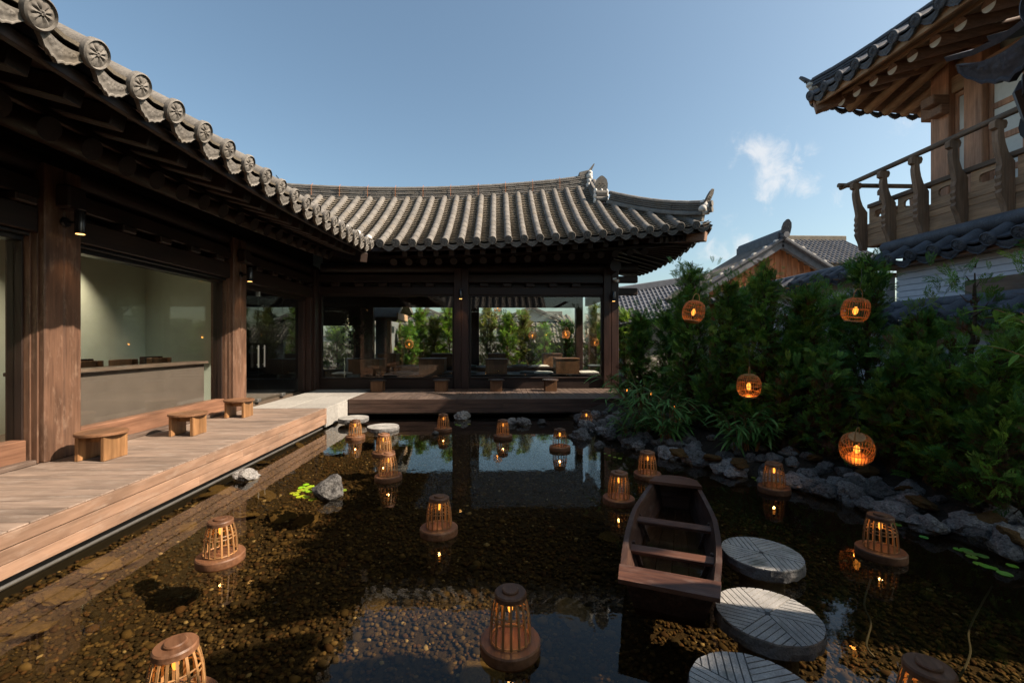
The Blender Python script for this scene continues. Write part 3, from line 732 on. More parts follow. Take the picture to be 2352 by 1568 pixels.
# back slope and the side hip
def S_rear(u, t): return Vector((u, 16.95 - t, ze_b(u) + (zr_b(u) - ze_b(u)) * t / 3.1))
sheet_under(proof, 'back_roof_slope', M['tile'], S_rear, [-9.6 + .6 * k for k in range(22)], lambda u: .0, lambda u: 3.4, -.03, .12, 3)
def ze_s(y): c = abs(y - 13.6) / 3.3; return 4.12 + .33 * c * c
def S_side(u, t): return Vector((XK - t, u, ze_s(u) + .67 * t))
usd = [10.42 + .372 * k for k in range(18)]
tile_field(proof, S_side, usd, lambda u: 0, lambda u: min(2.2, u - YE - .12 if u < 13.6 else 16.95 - u), TILE, M['pan'], nseg=1, pan_step=.2)
sheet_under(proof, 'hip_boarding', M['dark_x'], S_side, [10.36 + .41 * k for k in range(17)], lambda u: .06, lambda u: max(.1, min(2.2, u - YE - .22 if u < 13.6 else 16.75 - u)), .09, .14, 4)
b = MB(); b.add([(XG - .05, 12.3, 5.2), (XG - .05, 14.9, 5.2), (XG - .05, 13.6, 6.35), (XG - .12, 12.3, 5.2), (XG - .12, 14.9, 5.2), (XG - .12, 13.6, 6.35)], [(0, 1, 2), (5, 4, 3), (0, 3, 4, 1), (1, 4, 5, 2), (2, 5, 3, 0)]); b.build('gable_board', M['dark_z'], proof, world=True)
# ridges
def zrid(x): return zr_b(x) - .03
mp = [Vector((x, 13.62, zrid(x))) for x in (-8.0, -7, -6, -5, -4, -3, -2, -1, 0, 1, 1.8, 2.4, 2.8)]
mp[-1].z += .03; mp[-2].z += .012
rid = node('main_ridge', proof); mh = None
rid_o = proof
mh = ridge(proof, mp, 6, .36, M['tile'], TILE, base_rolls=1)
bpy.data.objects.remove(rid)
for k in range(12):
    x = -7.2 + .83 * k; b = MB(); z = zrid(x); b.tube([(x, 13.42, z + .12), (x, 13.415, z + mh - .02), (x, 13.53, z + mh + .09)], .006, 5); b.build('copper_tie', M['wire'], proof, world=True)
ez = zrid(2.8) + .03
b = MB()
for k, (dx, dz, s) in enumerate(((.0, .08, .13), (.02, .22, .12), (.03, .36, .13), (.06, .48, .10), (.0, -.06, .12))): lump(b, (2.82 + dx, 13.52, ez + dz), s * .8, s * 1.3, s, k + 3, .2, 2)
b.build('ridge_mortar', M['plaster'], proof, smooth=True, world=True, sharp=85)
b = MB(); b.prism([(2.55, ez + mh - .01), (2.86, ez + mh + .03), (3.02, ez + mh + .36), (2.99, ez + mh + .37), (2.83, ez + mh + .17), (2.55, ez + mh + .10)], 13.50, 13.74, 'y'); b.build('ridge_end_tile', M['tile'], proof, world=True)
# descending ridge on the gable edge, then the hip ridge to the corner
g0, g1 = S_back(XG - .02, 2.98), S_back(XG + .0, 2.12)
dp = [g0.lerp(g1, k / 4) + Vector((0, 0, .04)) for k in range(5)]
dh = ridge(proof, dp, 4, .30, M['tile'], TILE, base_rolls=False)
for k in range(2):
    b = MB(); b.lathe([(.085, -.15), (.085, .15)], 14, Matrix.Translation(g1 + Vector((0, -.05, .10 + .16 * k))) @ Matrix.Rotation(R(90), 4, 'Y')); b.build('ridge_roll_end', M['tile'], proof, smooth=True, world=True)
b = MB()
for k, (dx, dz) in enumerate(((-.17, .02), (-.17, .16), (-.16, .3), (.17, .02), (.17, .16), (.16, .28), (0, .30), (.2, -.1))): lump(b, g1 + Vector((dx, -.02, .03 + dz)), .045, .10, .09, k + 11, .25, 2)
b.build('ridge_mortar', M['plaster'], proof, smooth=True, world=True, sharp=85)
end_plate(proof, g1 + Vector((0, -.06, .34)), (0, -1, 0), .40, .34, M['tile'], .12)
hp = []
for k in range(9):
    q = k / 8; u = XG + .22 + (4.98 - XG - .22) * q; t = XK - u - .04; p = S_back(u, max(t, .05)); hp.append(p + Vector((.0, .02, .05 + .16 * q ** 3)))
hh = ridge(proof, hp, 4, .26, M['tile'], TILE, base_rolls=1, hl=.048, drop=.15)
e = hp[-1]
b = MB()
for k, (dx, dy, dz) in enumerate(((0, -.06, .06), (.02, -.08, .18), (.0, -.02, .28), (-.06, -.1, .12), (.1, .05, .1))): lump(b, e + Vector((dx - .02, dy, dz)), .09, .09, .085, k + 21, .22, 2)
b.build('ridge_mortar', M['plaster'], proof, smooth=True, world=True, sharp=85)
b = MB()
for k in range(2): b.lathe([(.07, -.1), (.07, .1)], 14, Matrix.Translation(e + Vector((.07, -.07, .10 + .14 * k))) @ Matrix.Rotation(R(45), 4, 'Z') @ Matrix.Rotation(R(90), 4, 'X'))
b.build('ridge_roll_end', M['tile'], proof, smooth=True, world=True)
end_plate(proof, e + Vector((.03, -.03, hh - .02)), (1, -1, 0), .36, .22, M['tile'], .5)
# eave timbers of the pavilion
def dzb(x): return ze_b(x) - 3.93
rm = MB(); rm.tube([(0, 0, 0), (0, 1.0, .36), (0, 2.0, .74)], .09, 14); RB = mesh_of(rm, 'round_rafter', M['dark_y'])
fm = MB(); fm.beam((0, 0, 0), (0, 1.3, .32), .13, .15, .01); FB = mesh_of(fm, 'square_rafter', M['dark_y'], False)
xs_r = [x for x in [-2.55 + .37 * k for k in range(18)]]
for x in xs_r:
    dz = dzb(x)
    if x > -2.45: putw('square_rafter', FB, pav, Matrix.Translation((x, 10.56, 3.77 + dz)))
    putw('round_rafter', RB, pav, Matrix.Translation((x, 11.06, 3.66 + dz * .8)))
def strip(name, mat, y0, z0, y1, z1, xs, th=.025, k0=1.0, k1=1.0):
    b = MB()
    for x0, x1 in zip(xs[:-1], xs[1:]):
        a, c = dzb(x0), dzb(x1)
        b.add([(x0, y0, z0 + a * k0), (x1, y0, z0 + c * k0), (x1, y1, z1 + c * k1), (x0, y1, z1 + a * k1), (x0, y0, z0 + a * k0 + th), (x1, y0, z0 + c * k0 + th), (x1, y1, z1 + c * k1 + th), (x0, y1, z1 + a * k1 + th)], [(0, 1, 2, 3), (7, 6, 5, 4), (0, 4, 5, 1), (3, 2, 6, 7)])
    return b.build(name, mat, pav, world=True)
XSB = [-3.0 + .5 * k for k in range(17)]
strip('eave_board', M['dark_x'], 10.43, 3.80, 10.47, 3.80, XSB, .09)
strip('soffit_board', M['dark_y'], 10.44, 3.855, 12.0, 4.2, XSB)
strip('rafter_board', M['dark_y'], 11.04, 3.765, 12.9, 4.4, XSB, .02, .8, .3)
strip('rafter_end_board', M['dark_x'], 11.05, 3.76, 11.10, 3.76, XSB, .07, .8, .8)
# fan rafters under the corner, hip rafter and side rafters
cpt = Vector((3.35, 12.1, 4.55))
for k in range(7):
    x = 4.0 + .15 * k; z = 3.77 + dzb(x) - .03; b = MB(); b.beam((x + .0, 10.56 + .02 * k, z), cpt + Vector((.05 * k, 0, -.1)), .12, .14, .01); b.build('square_rafter', M['dark_y'], pav, world=True)
for k in range(7):
    y = 10.8 + .2 * k; z = ze_s(y) - .17; b = MB(); b.beam((4.93, y, z), cpt + Vector((0, .08 * k + .1, -.1)), .12, .14, .01); b.build('square_rafter', M['dark_x'], pav, world=True)
b = MB(); b.beam((5.02, 10.43, ze_b(4.95) - .23), (3.2, 12.25, 4.5), .18, .24, .014); b.build('hip_rafter', M['rb_x'], pav, world=True)
fm = MB(); fm.beam((0, 0, 0), (-1.7, 0, .45), .13, .15, .01); FS = mesh_of(fm, 'square_rafter', M['dark_x'], False)
for k in range(12): y = 12.3 + .375 * k; putw('square_rafter', FS, pav, Matrix.Translation((4.93, y, ze_s(y) - .17)))
b = MB()
for k in range(17):
    y0 = 10.4 + .4 * k; y1 = y0 + .4; a, c = ze_s(y0) - .085, ze_s(y1) - .085
    xa, xb = (max(3.3, min(5.0, XK - (q - YE) + .25)) for q in (y0, y1)); ra, rb = .31 * (5.06 - xa), .31 * (5.06 - xb)
    b.add([(5.06, y0, a), (5.06, y1, c), (xb, y1, c + rb), (xa, y0, a + ra), (5.06, y0, a + .03), (5.06, y1, c + .03), (xb, y1, c + rb + .03), (xa, y0, a + ra + .03)], [(0, 1, 2, 3), (7, 6, 5, 4), (0, 4, 5, 1), (3, 2, 6, 7)])
b.build('side_soffit_board', M['dark_x'], pav, world=True)
# posts and beams
PX = [(-1.17, -.77), (2.97, 3.39)]
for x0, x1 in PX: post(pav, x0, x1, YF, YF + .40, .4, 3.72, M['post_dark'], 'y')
BX = ((-4.83, -1.17), (-.77, 2.97))
for (z0, z1, y) in ((2.98, 3.20, YF + .06), (3.32, 3.53, YF + .05)):
    for x0, x1 in BX:
        b = MB(); b.box(x0 - .001, x1 + .001, y, y + .22, z0, z1, .012); b.build('lintel_beam', M['dark_x'], pav, world=True)
    b = MB(); b.box(3.391, 3.95, y + .01, y + .21, z0 + .02, z1 - .01, .02); b.build('beam_end', M['dark_x'], pav, world=True)
BLB = MB(); BLB.box(-.12, .12, -.09, .13, -.055, .055, .02); BLB = mesh_of(BLB, 'beam_block', M['dark_x'], False)
for x in [-4.4 + .64 * k for k in range(5)] + [-.35 + .64 * k for k in range(5)]: putw('beam_block', BLB, pav, Matrix.Translation((x, YF + .14, 3.26)))
b = MB(); b.box(-4.8, 2.97, YF + .285, YF + .30, 2.99, 3.53, 0); b.build('inner_panel', M['dark_x'], pav, world=True)
b = MB(); b.tube([(-4.8, YF + .2, 3.70), (3.95, YF + .2, 3.75)], .15, 16); b.build('purlin', M['dark_x'], pav, smooth=True, world=True)
b = MB(); b.tube([(3.18, 11.7, 3.72), (3.18, 16.2, 3.72)], .15, 16); b.build('purlin', M['dark_y'], pav, smooth=True, world=True)
b = MB(); b.box(-4.8, 3.3, YF + .24, YF + .30, 3.53, 4.6, 0); b.build('upper_wall', M['dark_x'], pav, world=True)
b = MB(); b.box(3.2, 3.26, YF + .3, 15.9, 3.2, 4.7, 0); b.build('upper_wall', M['dark_y'], pav, world=True)
b = MB(); b.box(2.81, 3.06, 15.56, 15.84, .4, 3.7, .012); b.build('post', M['post_dark'], pav, world=True)
# low wall, glazing
for (x0, x1) in BX:
    w = node('window', pav)
    b = MB(); b.box(x0, x1, YF + .10, YF + .20, .402, .67, .006); b.build('low_wall', M['dark_x'], w, world=True)
    b = MB(); b.box(x0, x1, YF + .07, YF + .23, .672, .71, .006); b.build('sill', M['dark_x'], w, world=True)
    b = MB(); b.box(x0 + .06, x1 - .05, YF + .145, YF + .157, .71, 2.94, 0); b.build('pane', M['glass'], w, world=True)
    for xa, xb in ((x0, x0 + .06), (x1 - .05, x1)):
        b = MB(); b.box(xa, xb, YF + .09, YF + .21, .71, 2.979, .005); b.build('jamb', M['dark_z'], w, world=True)
    b = MB(); b.box(x0 + .06, x1 - .05, YF + .10, YF + .20, 2.94, 2.979, .004); b.build('window_head', M['dark_x'], w, world=True)
w = node('window', pav)
for k in range(4):
    b = MB(); b.box(3.18, 3.192, YF + .42 + .8 * k, YF + 1.20 + .8 * k, .71, 2.94, 0); b.build('pane', M['glass'], w, world=True)
b = MB(); b.box(3.12, 3.25, YF + .41, 15.5, .402, .70, .006); b.build('low_wall', M['dark_y'], w, world=True)
b = MB(); b.box(3.12, 3.25, YF + .41, 15.5, 2.94, 3.2, .006); b.build('side_beam', M['dark_y'], w, world=True)
# back wall: beam, posts and a boarded part on the left
b = MB(); b.box(-9.3, 3.0, 15.6, 15.8, 2.90, 4.2, .01); b.build('back_beam', M['dark_x'], pav, world=True)
for x0, x1 in ((-.95, -.62), (-4.45, -4.31)):
    b = MB(); b.box(x0, x1, 15.58, 15.82, .4, 2.9, .01); b.build('back_post', M['post_dark'], pav, world=True)
for (x0, x1, z0, z1) in ((-4.95, -4.45, .4, 2.9), (-9.3, -6.2, .4, 2.9), (-6.2, -4.95, 2.25, 2.9), (-6.2, -4.95, .4, .72), (-4.31, -.95, .4, .7), (-.62, 2.72, .4, .7)):
    b = MB(); b.box(x0, x1, 15.62, 15.74, z0, z1, .004); b.build('back_wall', M['dark_z'], pav, world=True)
for x0, x1 in ((-4.31, -.95), (-.62, 2.72), (-6.2, -4.95)):
    b = MB(); b.box(x0, x1, 15.66, 15.672, .72 if x0 < -6 else .7, 2.25 if x0 < -6 else 2.9, 0); b.build('back_pane', M['glass'], pav, world=True)
b = MB(); b.box(XC - .3, 3.15, YF + .25, 15.6, 3.30, 3.34, 0); b.build('ceiling', M['ceiling'], pav, world=True)
b = MB(); b.box(XC - .3, 3.15, YF + .2, 15.6, .30, .397, 0); b.build('interior_floor', M['floor_in'], pav, world=True)
# seating steps
for nm, x0, x1, y0, y1, z1, lb in (('low', -3.3, 2.95, 12.75, 14.15, .74, 'long dark low seating step just behind the pavilion glass'), ('high', -3.3, 2.7, 14.25, 15.55, .86, 'higher dark seating step along the back of the pavilion')):
    b = MB(); b.box(x0, x1, y0, y1, .4, z1 - .045, .005); t = tag(b.build('seating_platform', M['dark_x']), lb, 'platform')
    b = MB(); b.box(x0 - .02, x1 + .02, y0 - .03, y1, z1 - .044, z1, .008); b.build('platform_top', M['dark_y'], t)
def cube_table(c, s, h, lab):
    t = thing('cube_table', lab, 'table', c, 'cube tables in the pavilion')
    b = MB(); b.box(-s / 2, s / 2, -s / 2 + .02, s / 2 - .02, 0, h - .035, .005); b.build('base', M['dstool'], t)
    b = MB(); b.box(-s / 2 - .01, s / 2 + .01, -s / 2, s / 2, h - .034, h, .006); b.build('tabletop', M['dstool'], t)
for x, y, Y, z, s, h, lab in ((1300, 850, 13.45, .74, .70, .46, 'wooden cube table on the low step, right of the white-edged cushion'), (1267, 840, 14.9, .86, .62, .44, 'smaller wooden cube table behind the rightmost front table'),
    (1140, 850, 13.4, .74, .64, .44, 'dark cube table on the low step just right of the middle post'), (1141, 840, 14.9, .86, .58, .44, 'dark cube table mostly hidden behind the table right of the middle post'),
    (995, 850, 13.4, .74, .74, .46, 'cube table with a light top left of the middle post'), (1018, 840, 14.9, .86, .72, .44, 'dark cube table in back row left of the middle post'),
    (845, 850, 13.5, .74, .9, .44, 'long brown cube table near the left end of the pavilion'), (893, 840, 14.9, .86, .6, .44, 'brown cube table standing before the back post')):
    p = WY(x, y, Y); cube_table((p.x, Y, z), s, h, lab)
def cushion(c, w, d, mat, lab, rz=0):
    b = MB(); n = 10; V = []; f = []
    for sgn in (1, -1):
        for j in range(n + 1):
            for i in range(n + 1):
                u, v = 2 * i / n - 1, 2 * j / n - 1; e = (1 - abs(u) ** 4) * (1 - abs(v) ** 4)
                V.append((u * w / 2, v * d / 2, .035 + sgn * (.012 + .028 * e ** .6) + .004 * noise.noise(Vector((u * 3, v * 3, c[0])))))
    m = n + 1
    for j in range(n):
        for i in range(n):
            a = j * m + i; f.append((a, a + 1, a + m + 1, a + m)); a += m * m; f.append((a, a + m, a + m + 1, a + 1))
    for i in range(n):
        for a, c2 in ((i, i + 1), (n * m + i + 1, n * m + i), ((i + 1) * m, i * m), (i * m + n, (i + 1) * m + n)): f.append((a, a + m * m, c2 + m * m, c2))
    b.add(V, f); o = b.build('floor_cushion', mat, smooth=True, loc=c); o.rotation_euler = (0, 0, rz); tag(o, lab, 'cushion', 'floor cushions on the seating steps'); return o
for x, Y, z, mt, lab in ((1075, 13.3, .74, 'cush', 'dark flat cushion on the low step right of the middle post'), (1215, 13.3, .74, 'cush', 'dark flat cushion right of the middle front table'), (1248, 13.2, .745, 'cush_w', 'white-edged cushion left of the rightmost front table'),
    (1350, 13.3, .74, 'cush_w', 'pale cushion at the right end of the low step'), (1040, 13.3, .74, 'cush', 'dark cushion on the low step left of the middle post'), (925, 13.3, .74, 'cush', 'rumpled grey cushion between the two left tables'),
    (790, 13.2, .74, 'cush_w', 'pale cushion at the left end of the low step'), (1075, 14.6, .86, 'cush', 'back row cushion right of the middle post'), (1195, 14.6, .86, 'cush', 'back row cushion right of the half hidden table'),
    (1240, 14.5, .86, 'cush_w', 'pale back row cushion by the smaller cube table'), (1370, 14.6, .86, 'cush', 'back row cushion at the right end'), (935, 14.6, .86, 'cush', 'back row grey cushion left of the back row table')):
    p = WY(x, 850, Y); cushion((p.x, Y, z), .56, .52, M[mt], lab, random.uniform(-.1, .1))
wall_lamp('dark barrel lamp high on the middle post of the pavilion', (-.97, YF - .005, 2.98), (0, -1, 0))
wall_lamp('dark barrel lamp on the right corner post of the pavilion', (3.20, YF - .005, 2.93), (0, -1, 0))
t = thing('security_camera', 'small pale camera under the beam at the right corner post', 'camera', (3.25, YF - .06, 3.42))
b = MB(); b.box(-.05, .05, -.03, .05, -.04, .03, .01); b.build('mount', M['steel'], t)
b = MB(); b.tube([(0, -.02, -.03), (.05, -.18, -.07)], .04, 12); b.build('body', M['plaster'], t, smooth=True)

# potted tree silhouette inside the left of the pavilion
pt = WY(812, 860, 14.6)
t = thing('potted_tree', 'dark leafy indoor tree in a tall white pot seen through the left glass', 'plant', (pt.x, 14.6, .4))
b = MB(); b.lathe([(.20, 0), (.235, .5), (.24, .75), (.215, .75), (.2, .68)], 24); b.build('pot', M['pot'], t, smooth=True)
b = MB(); b.tube([(0, 0, .6), (.05, 0, 1.1), (0, .04, 1.6)], .03, 8); b.build('trunk', M['bark'], t)
b = MB()
for k in range(420):
    a = random.uniform(0, 6.28); r_ = random.uniform(.05, .5) ; z = random.uniform(1.1, 2.15); rr = r_ * (1.1 - abs(z - 1.6) * 1.1)
    p = Vector((rr * math.cos(a), rr * math.sin(a), z)); d = Vector((random.uniform(-1, 1), random.uniform(-1, 1), random.uniform(-.9, .3))).normalized(); s = d.cross(Vector((0, 0, 1))).normalized()
    L = random.uniform(.07, .13); b.add([p, p + d * L * .5 + s * L * .3, p + d * L, p + d * L * .5 - s * L * .3], [(0, 1, 2, 3)], None, (.03, .055, .02))
b.build('crown', M['leaf'], t, kind='stuff')

# ================================================================== DECKS, LANDING, STOOLS
deck = bpy.data.objects.new('wooden_deck', None); C.objects.link(deck); deck['kind'] = 'structure'; deck.location = (0, 0, 0)
XD, YD = -3.34, 10.02
pb = MB(); pb.box(-.775, .745, -.0685, .0685, -.03, 0, .004); PL = mesh_of(pb, 'plank', M['deck_x'], False)
y = -.9
while y < 8.70:
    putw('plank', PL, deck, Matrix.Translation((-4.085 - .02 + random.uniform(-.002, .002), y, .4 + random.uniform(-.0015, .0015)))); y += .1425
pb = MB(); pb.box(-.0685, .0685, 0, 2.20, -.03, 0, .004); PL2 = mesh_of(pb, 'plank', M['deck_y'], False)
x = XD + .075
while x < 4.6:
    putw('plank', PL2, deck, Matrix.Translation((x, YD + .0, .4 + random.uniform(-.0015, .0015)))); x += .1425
# fascia: three boards deep, in lengths
def fascia(a, bq, fixed, axis, mat):
    for k in range(3):
        z1 = .40 - .1015 * k - (.002 if k else -.0015); z0 = z1 - .0985; s = a - random.uniform(0, 1.5)
        while s < bq:
            e = min(s + 3.6, bq); s2 = max(s, a)
            if e - s2 > .02:
                b = MB()
                if axis == 'y': b.box(fixed, fixed + .028, s2 + .001, e - .001, z0, z1, .004)
                else: b.box(s2 + .001, e - .001, fixed - .028, fixed, z0, z1, .004)
                b.build('fascia_board', mat, deck)
            s = e
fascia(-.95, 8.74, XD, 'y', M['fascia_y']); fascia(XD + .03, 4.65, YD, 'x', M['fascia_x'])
b = MB(); b.box(-5.2, -3.36, -1, 8.74, .06, .365, 0); b.box(-3.3, 4.6, 10.06, 12.2, .06, .365, 0); b.build('deck_frame', M['liner'], deck)
land = bpy.data.objects.new('granite_landing', None); C.objects.link(land); land['kind'] = 'structure'
for i, (y0, y1) in enumerate(((8.75, 9.36), (9.37, 9.98), (9.99, 10.6), (10.61, 11.3), (11.31, 12.14))):
    for x0, x1 in ((-4.83, -4.09), (-4.08, -3.335)):
        b = MB(); b.box(x0, x1, y0, y1, .365, .403, .003); b.build('slab', M['granite'], land)
for y0, y1 in ((8.75, 9.36), (9.37, 9.99)):
    b = MB(); b.box(-3.36, -3.325, y0, y1, .03, .3635, .003); b.build('slab', M['granite'], land)
b = MB(); b.box(-4.8, -3.365, 8.76, 12.1, .05, .364, 0); b.build('landing_core', M['liner'], land)

def stool(p, lab, dark=False, rz=0, s=1.0):
    t = thing('round_stool', lab, 'stool', p, 'round low stools on the decks', rz)
    m1, m2 = (M['dstool_top'], M['dstool']) if dark else (M['stool_top'], M['stool'])
    b = MB(); b.lathe([(.0, .268), (.224 * s, .268), (.232 * s, .274), (.232 * s, .296), (.226 * s, .302), (.0, .302)], 40, cap=False); b.build('seat', m1, t, smooth=True)
    for sx in (-1, 1):
        b = MB(); b.box(sx * .14 - .02, sx * .14 + .02, -.15, .15, 0, .2675, .004); b.build('leg', m2, t)
    b = MB(); b.box(-.1195, .1195, -.012, .012, .18, .2674, .003); b.build('stretcher', m2, t)
    return t
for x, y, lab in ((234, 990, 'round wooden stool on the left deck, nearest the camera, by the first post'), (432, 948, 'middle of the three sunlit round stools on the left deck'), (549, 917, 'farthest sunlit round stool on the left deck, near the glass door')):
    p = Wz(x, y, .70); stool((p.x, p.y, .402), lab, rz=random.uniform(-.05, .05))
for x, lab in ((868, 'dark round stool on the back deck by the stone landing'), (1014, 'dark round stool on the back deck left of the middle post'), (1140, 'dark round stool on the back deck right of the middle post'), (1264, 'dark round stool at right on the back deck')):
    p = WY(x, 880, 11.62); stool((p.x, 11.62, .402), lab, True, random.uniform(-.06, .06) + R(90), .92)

# chairs behind the bar ledges
def bar_chair(p, lab, mats, rz=0):
    t = thing('bar_chair', lab, 'chair', p, 'chairs behind the bar ledge', rz)
    b = MB(); b.box(-.2, .2, -.2, .2, .62, .66, .008); b.build('seat', mats, t)
    for sx in (-1, 1):
        for sy in (-1, 1): b = MB(); b.box(sx * .17 - .02, sx * .17 + .02, sy * .17 - .02, sy * .17 + .02, 0, .62, .004); b.build('leg', mats, t)
    b = MB(); b.box(-.2, -.17, -.21, .21, .661, 1.02, .008); b.build('backrest', mats, t)
    for sy in (-1, 1): b = MB(); b.box(-.169, -.09, sy * .21 - .014, sy * .21 + .014, .80, 1.02, .006); b.build('side_panel', mats, t)
for x, X, mt, lab in ((222, -5.75, 'dstool', 'warm wooden chair back just right of the first post behind the ledge'), (305, -5.75, 'dstool', 'warm wooden chair back in the middle of the big window'), (385, -5.75, 'dstool', 'warm wooden chair back toward the right of the big window'),
    (365, -6.4, 'dark_x', 'dark chair back behind the right wooden chair in the window'), (408, -6.5, 'dark_x', 'darkest chair back at the right of the big window'), (200, -6.5, 'dark_x', 'dark chair back partly behind the first post')):
    p = WX(x, 830, X); bar_chair((p.x, p.y, .397), lab, M[mt])
for y, x in ((3.6, -6.6), (5.9, -6.6), (7.4, -6.6), (2.4, -6.6)):
    l = bpy.data.lights.new('downlight', 'SPOT'); l.energy = 105; l.color = (1, .78, .55); l.spot_size = R(85); l.spot_blend = .9; l.shadow_soft_size = .04
    t = thing('downlight', {3.6: 'ceiling downlight over the chairs by the first window', 5.9: 'ceiling downlight near the left edge of the big window', 7.4: 'ceiling downlight near the right edge of the big window', 2.4: 'ceiling downlight at the far left behind the first window'}[y], 'lamp', (x, y, 3.39), 'ceiling downlights in the hall')
    b = MB(); b.lathe([(.05, -.03), (.055, -.03), (.055, 0), (.05, 0)], 16); b.build('housing', M['black'], t)
    b = MB(); b.lathe([(.04, -.02), (.04, -.018)], 16); b.build('lens', M['lampglow'], t)
    o = bpy.data.objects.new('lamp_light', l); C.objects.link(o); o.parent = t; o.location = (0, 0, -.04)
# ================================================================== TWO-STOREY HOUSE ON THE RIGHT
house = thing('two_storey_house', 'two-storey timber house on the right with carved balcony railing and blue-grey tiled roof', 'house', (9.0, 5.0, .2))
EX, EY = 6.56, 9.18                                    # pond-side eave line, far eave line
def ze_h(y): c = max(0, (y - 5.5) / 3.7); return 6.66 + .13 * c * c
def S_house(u, t): return Vector((EX + t, u, ze_h(u) + .50 * t + .03 * t * t))
hroof = node('roof', house)
uh = [EY - .20 - .385 * k for k in range(21)][::-1]
Y0H = uh[0]
tile_field(hroof, S_house, uh, lambda u: 0, lambda u: min(3.0, EY - u + .05), BLUE, M['tile_blue'], nseg=2, pan_step=.2)
sheet_under(hroof, 'roof_boarding', M['rb_y'], S_house, [Y0H - .2] + uh[::2] + [EY - .02], lambda u: .06, lambda u: max(.1, min(3.1, EY - u + .02)), .05, .10)
def ze_f(x): c = max(0, (9.6 - x) / 3.04); return 6.56 + .22 * c * c
def S_far(u, t): return Vector((u, EY - t, ze_f(u) + .50 * t))
uf = [EX + .22 + .385 * k for k in range(16)]
tile_field(hroof, S_far, uf, lambda u: 0, lambda u: min(2.6, u - EX), BLUE, M['tile_blue'], nseg=1, pan_step=.25)
sheet_under(hroof, 'roof_boarding', M['rb_x'], S_far, [EX + .02] + uf[::2] + [12.4], lambda u: .06, lambda u: max(.1, min(2.6, u - EX)), .05, .10)
b = MB(); b.box(9.4, 12.5, Y0H - .2, 6.2, 8.2, 8.35, .02); b.box(9.5, 9.9, Y0H - .2, 6.4, 8.35, 8.75, .05); b.build('roof_ridge', M['tile_blue'], house, world=True)
hp = [Vector((EX + .10 + .28 * k, EY - .10 - .28 * k, max(ze_h(EY), 6.78) + .17 * k + .10 + .12 * max(0, 1 - k / 3) ** 2)) for k in range(9)]
hh = ridge(hroof, hp[::-1], 3, .24, M['tile_blue'], BLUE, base_rolls=False)
end_plate(hroof, hp[0] + Vector((-.02, .02, hh - .03)), (-1, 1, 0), .30, .2, M['tile_blue'], .8)
b = MB()
for k, (dx, dz) in enumerate(((0, .03), (.05, .10), (-.04, .09))): lump(b, hp[0] + Vector((dx, .0, dz)), .09, .09, .07, k + 41, .2, 2)
b.build('ridge_mortar', M['plaster'], hroof, smooth=True, world=True)
# rafters with white ends
rm = MB(); rm.tube([(0, 0, 0), (1.3, 0, .36), (2.4, 0, .72)], .095, 16); RH = mesh_of(rm, 'round_rafter', M['rb_x'])
rm = MB(); rm.lathe([(.093, -.004), (.093, .0)], 20, Matrix.Rotation(R(-90), 4, 'Y')); RW = mesh_of(rm, 'rafter_end', M['white'], False)
for k in range(19):
    y = 8.76 - .385 * k; z = ze_h(y) - .17
    o = putw('round_rafter', RH, house, Matrix.Translation((7.02, y, z))); e = put('rafter_end', RW, o); e.location = (-.001, 0, 0); 
rm = MB(); rm.tube([(0, 0, 0), (0, -1.3, .34)], .085, 14); RF2 = mesh_of(rm, 'round_rafter', M['rb_y'])
for k in range(11): x = 7.35 + .385 * k; putw('round_rafter', RF2, house, Matrix.Translation((x, 8.95, ze_f(x) - .13)))
b = MB(); b.beam((EX + .12, EY - .12, 6.60), (8.35, 7.95, 7.05), .18, .24, .014); b.build('hip_rafter', M['rb_x'], house, world=True)
b = MB()
for y0, y1 in zip(uh[:-1], uh[1:]): b.beam((EX + .12, y0, ze_h(y0) - .10), (EX + .12, y1 + .01, ze_h(y1) - .10), .06, .12, .006)
b.build('eave_board', M['rb_y'], house, world=True)
b = MB()
for y0, y1 in zip(uh[:-1], uh[1:]): b.beam((7.03, y0, ze_h(y0) - .045), (7.03, y1 + .01, ze_h(y1) - .045), .05, .06, .004)
b.build('rafter_end_board', M['rb_y'], house, world=True)
b = MB()
for y0, y1 in zip(uh[:-1], uh[1:]):
    a, c = ze_h(y0) - .06, ze_h(y1) - .06; b.add([(EX + .14, y0, a), (EX + .14, y1, c), (8.6, y1, c + .62), (8.6, y0, a + .62), (EX + .14, y0, a + .02), (EX + .14, y1, c + .02), (8.6, y1, c + .64), (8.6, y0, a + .64)], [(0, 1, 2, 3), (7, 6, 5, 4), (0, 4, 5, 1), (3, 2, 6, 7)])
b.build('soffit_board', M['rb_y'], house, world=True)
# upper wall: posts, beams and paper windows
WXH = 8.30
b = MB(); b.box(8.72, 8.78, 1.35, 7.7, 3.6, 7.0, 0); b.box(8.78, 12.5, 7.62, 7.68, 3.6, 7.0, 0); b.build('inner_wall', M['wall_in'], house, world=True)
for y0 in (7.84, 7.28, 4.4, 2.0):
    w_ = .34 if y0 > 7.5 else .30
    b = MB(); b.box(WXH, WXH + .34, y0, y0 + w_, 3.7, 6.9, .012); b.build('post', M['rb_z'], house, world=True)
b = MB(); b.box(WXH + .06, WXH + .26, 1.35, 8.17, 6.25, 6.55, .012); b.build('lintel_beam', M['rb_y'], house, world=True)
b = MB(); b.box(WXH - .32, WXH, 7.80, 8.06, 6.05, 6.22, .015); b.box(WXH - .18, WXH, 7.80, 8.06, 5.88, 6.048, .015); b.box(WXH + .04, WXH + .30, 8.18, 8.42, 6.0, 6.3, .015); b.build('bracket', M['rb_x'], house, world=True)
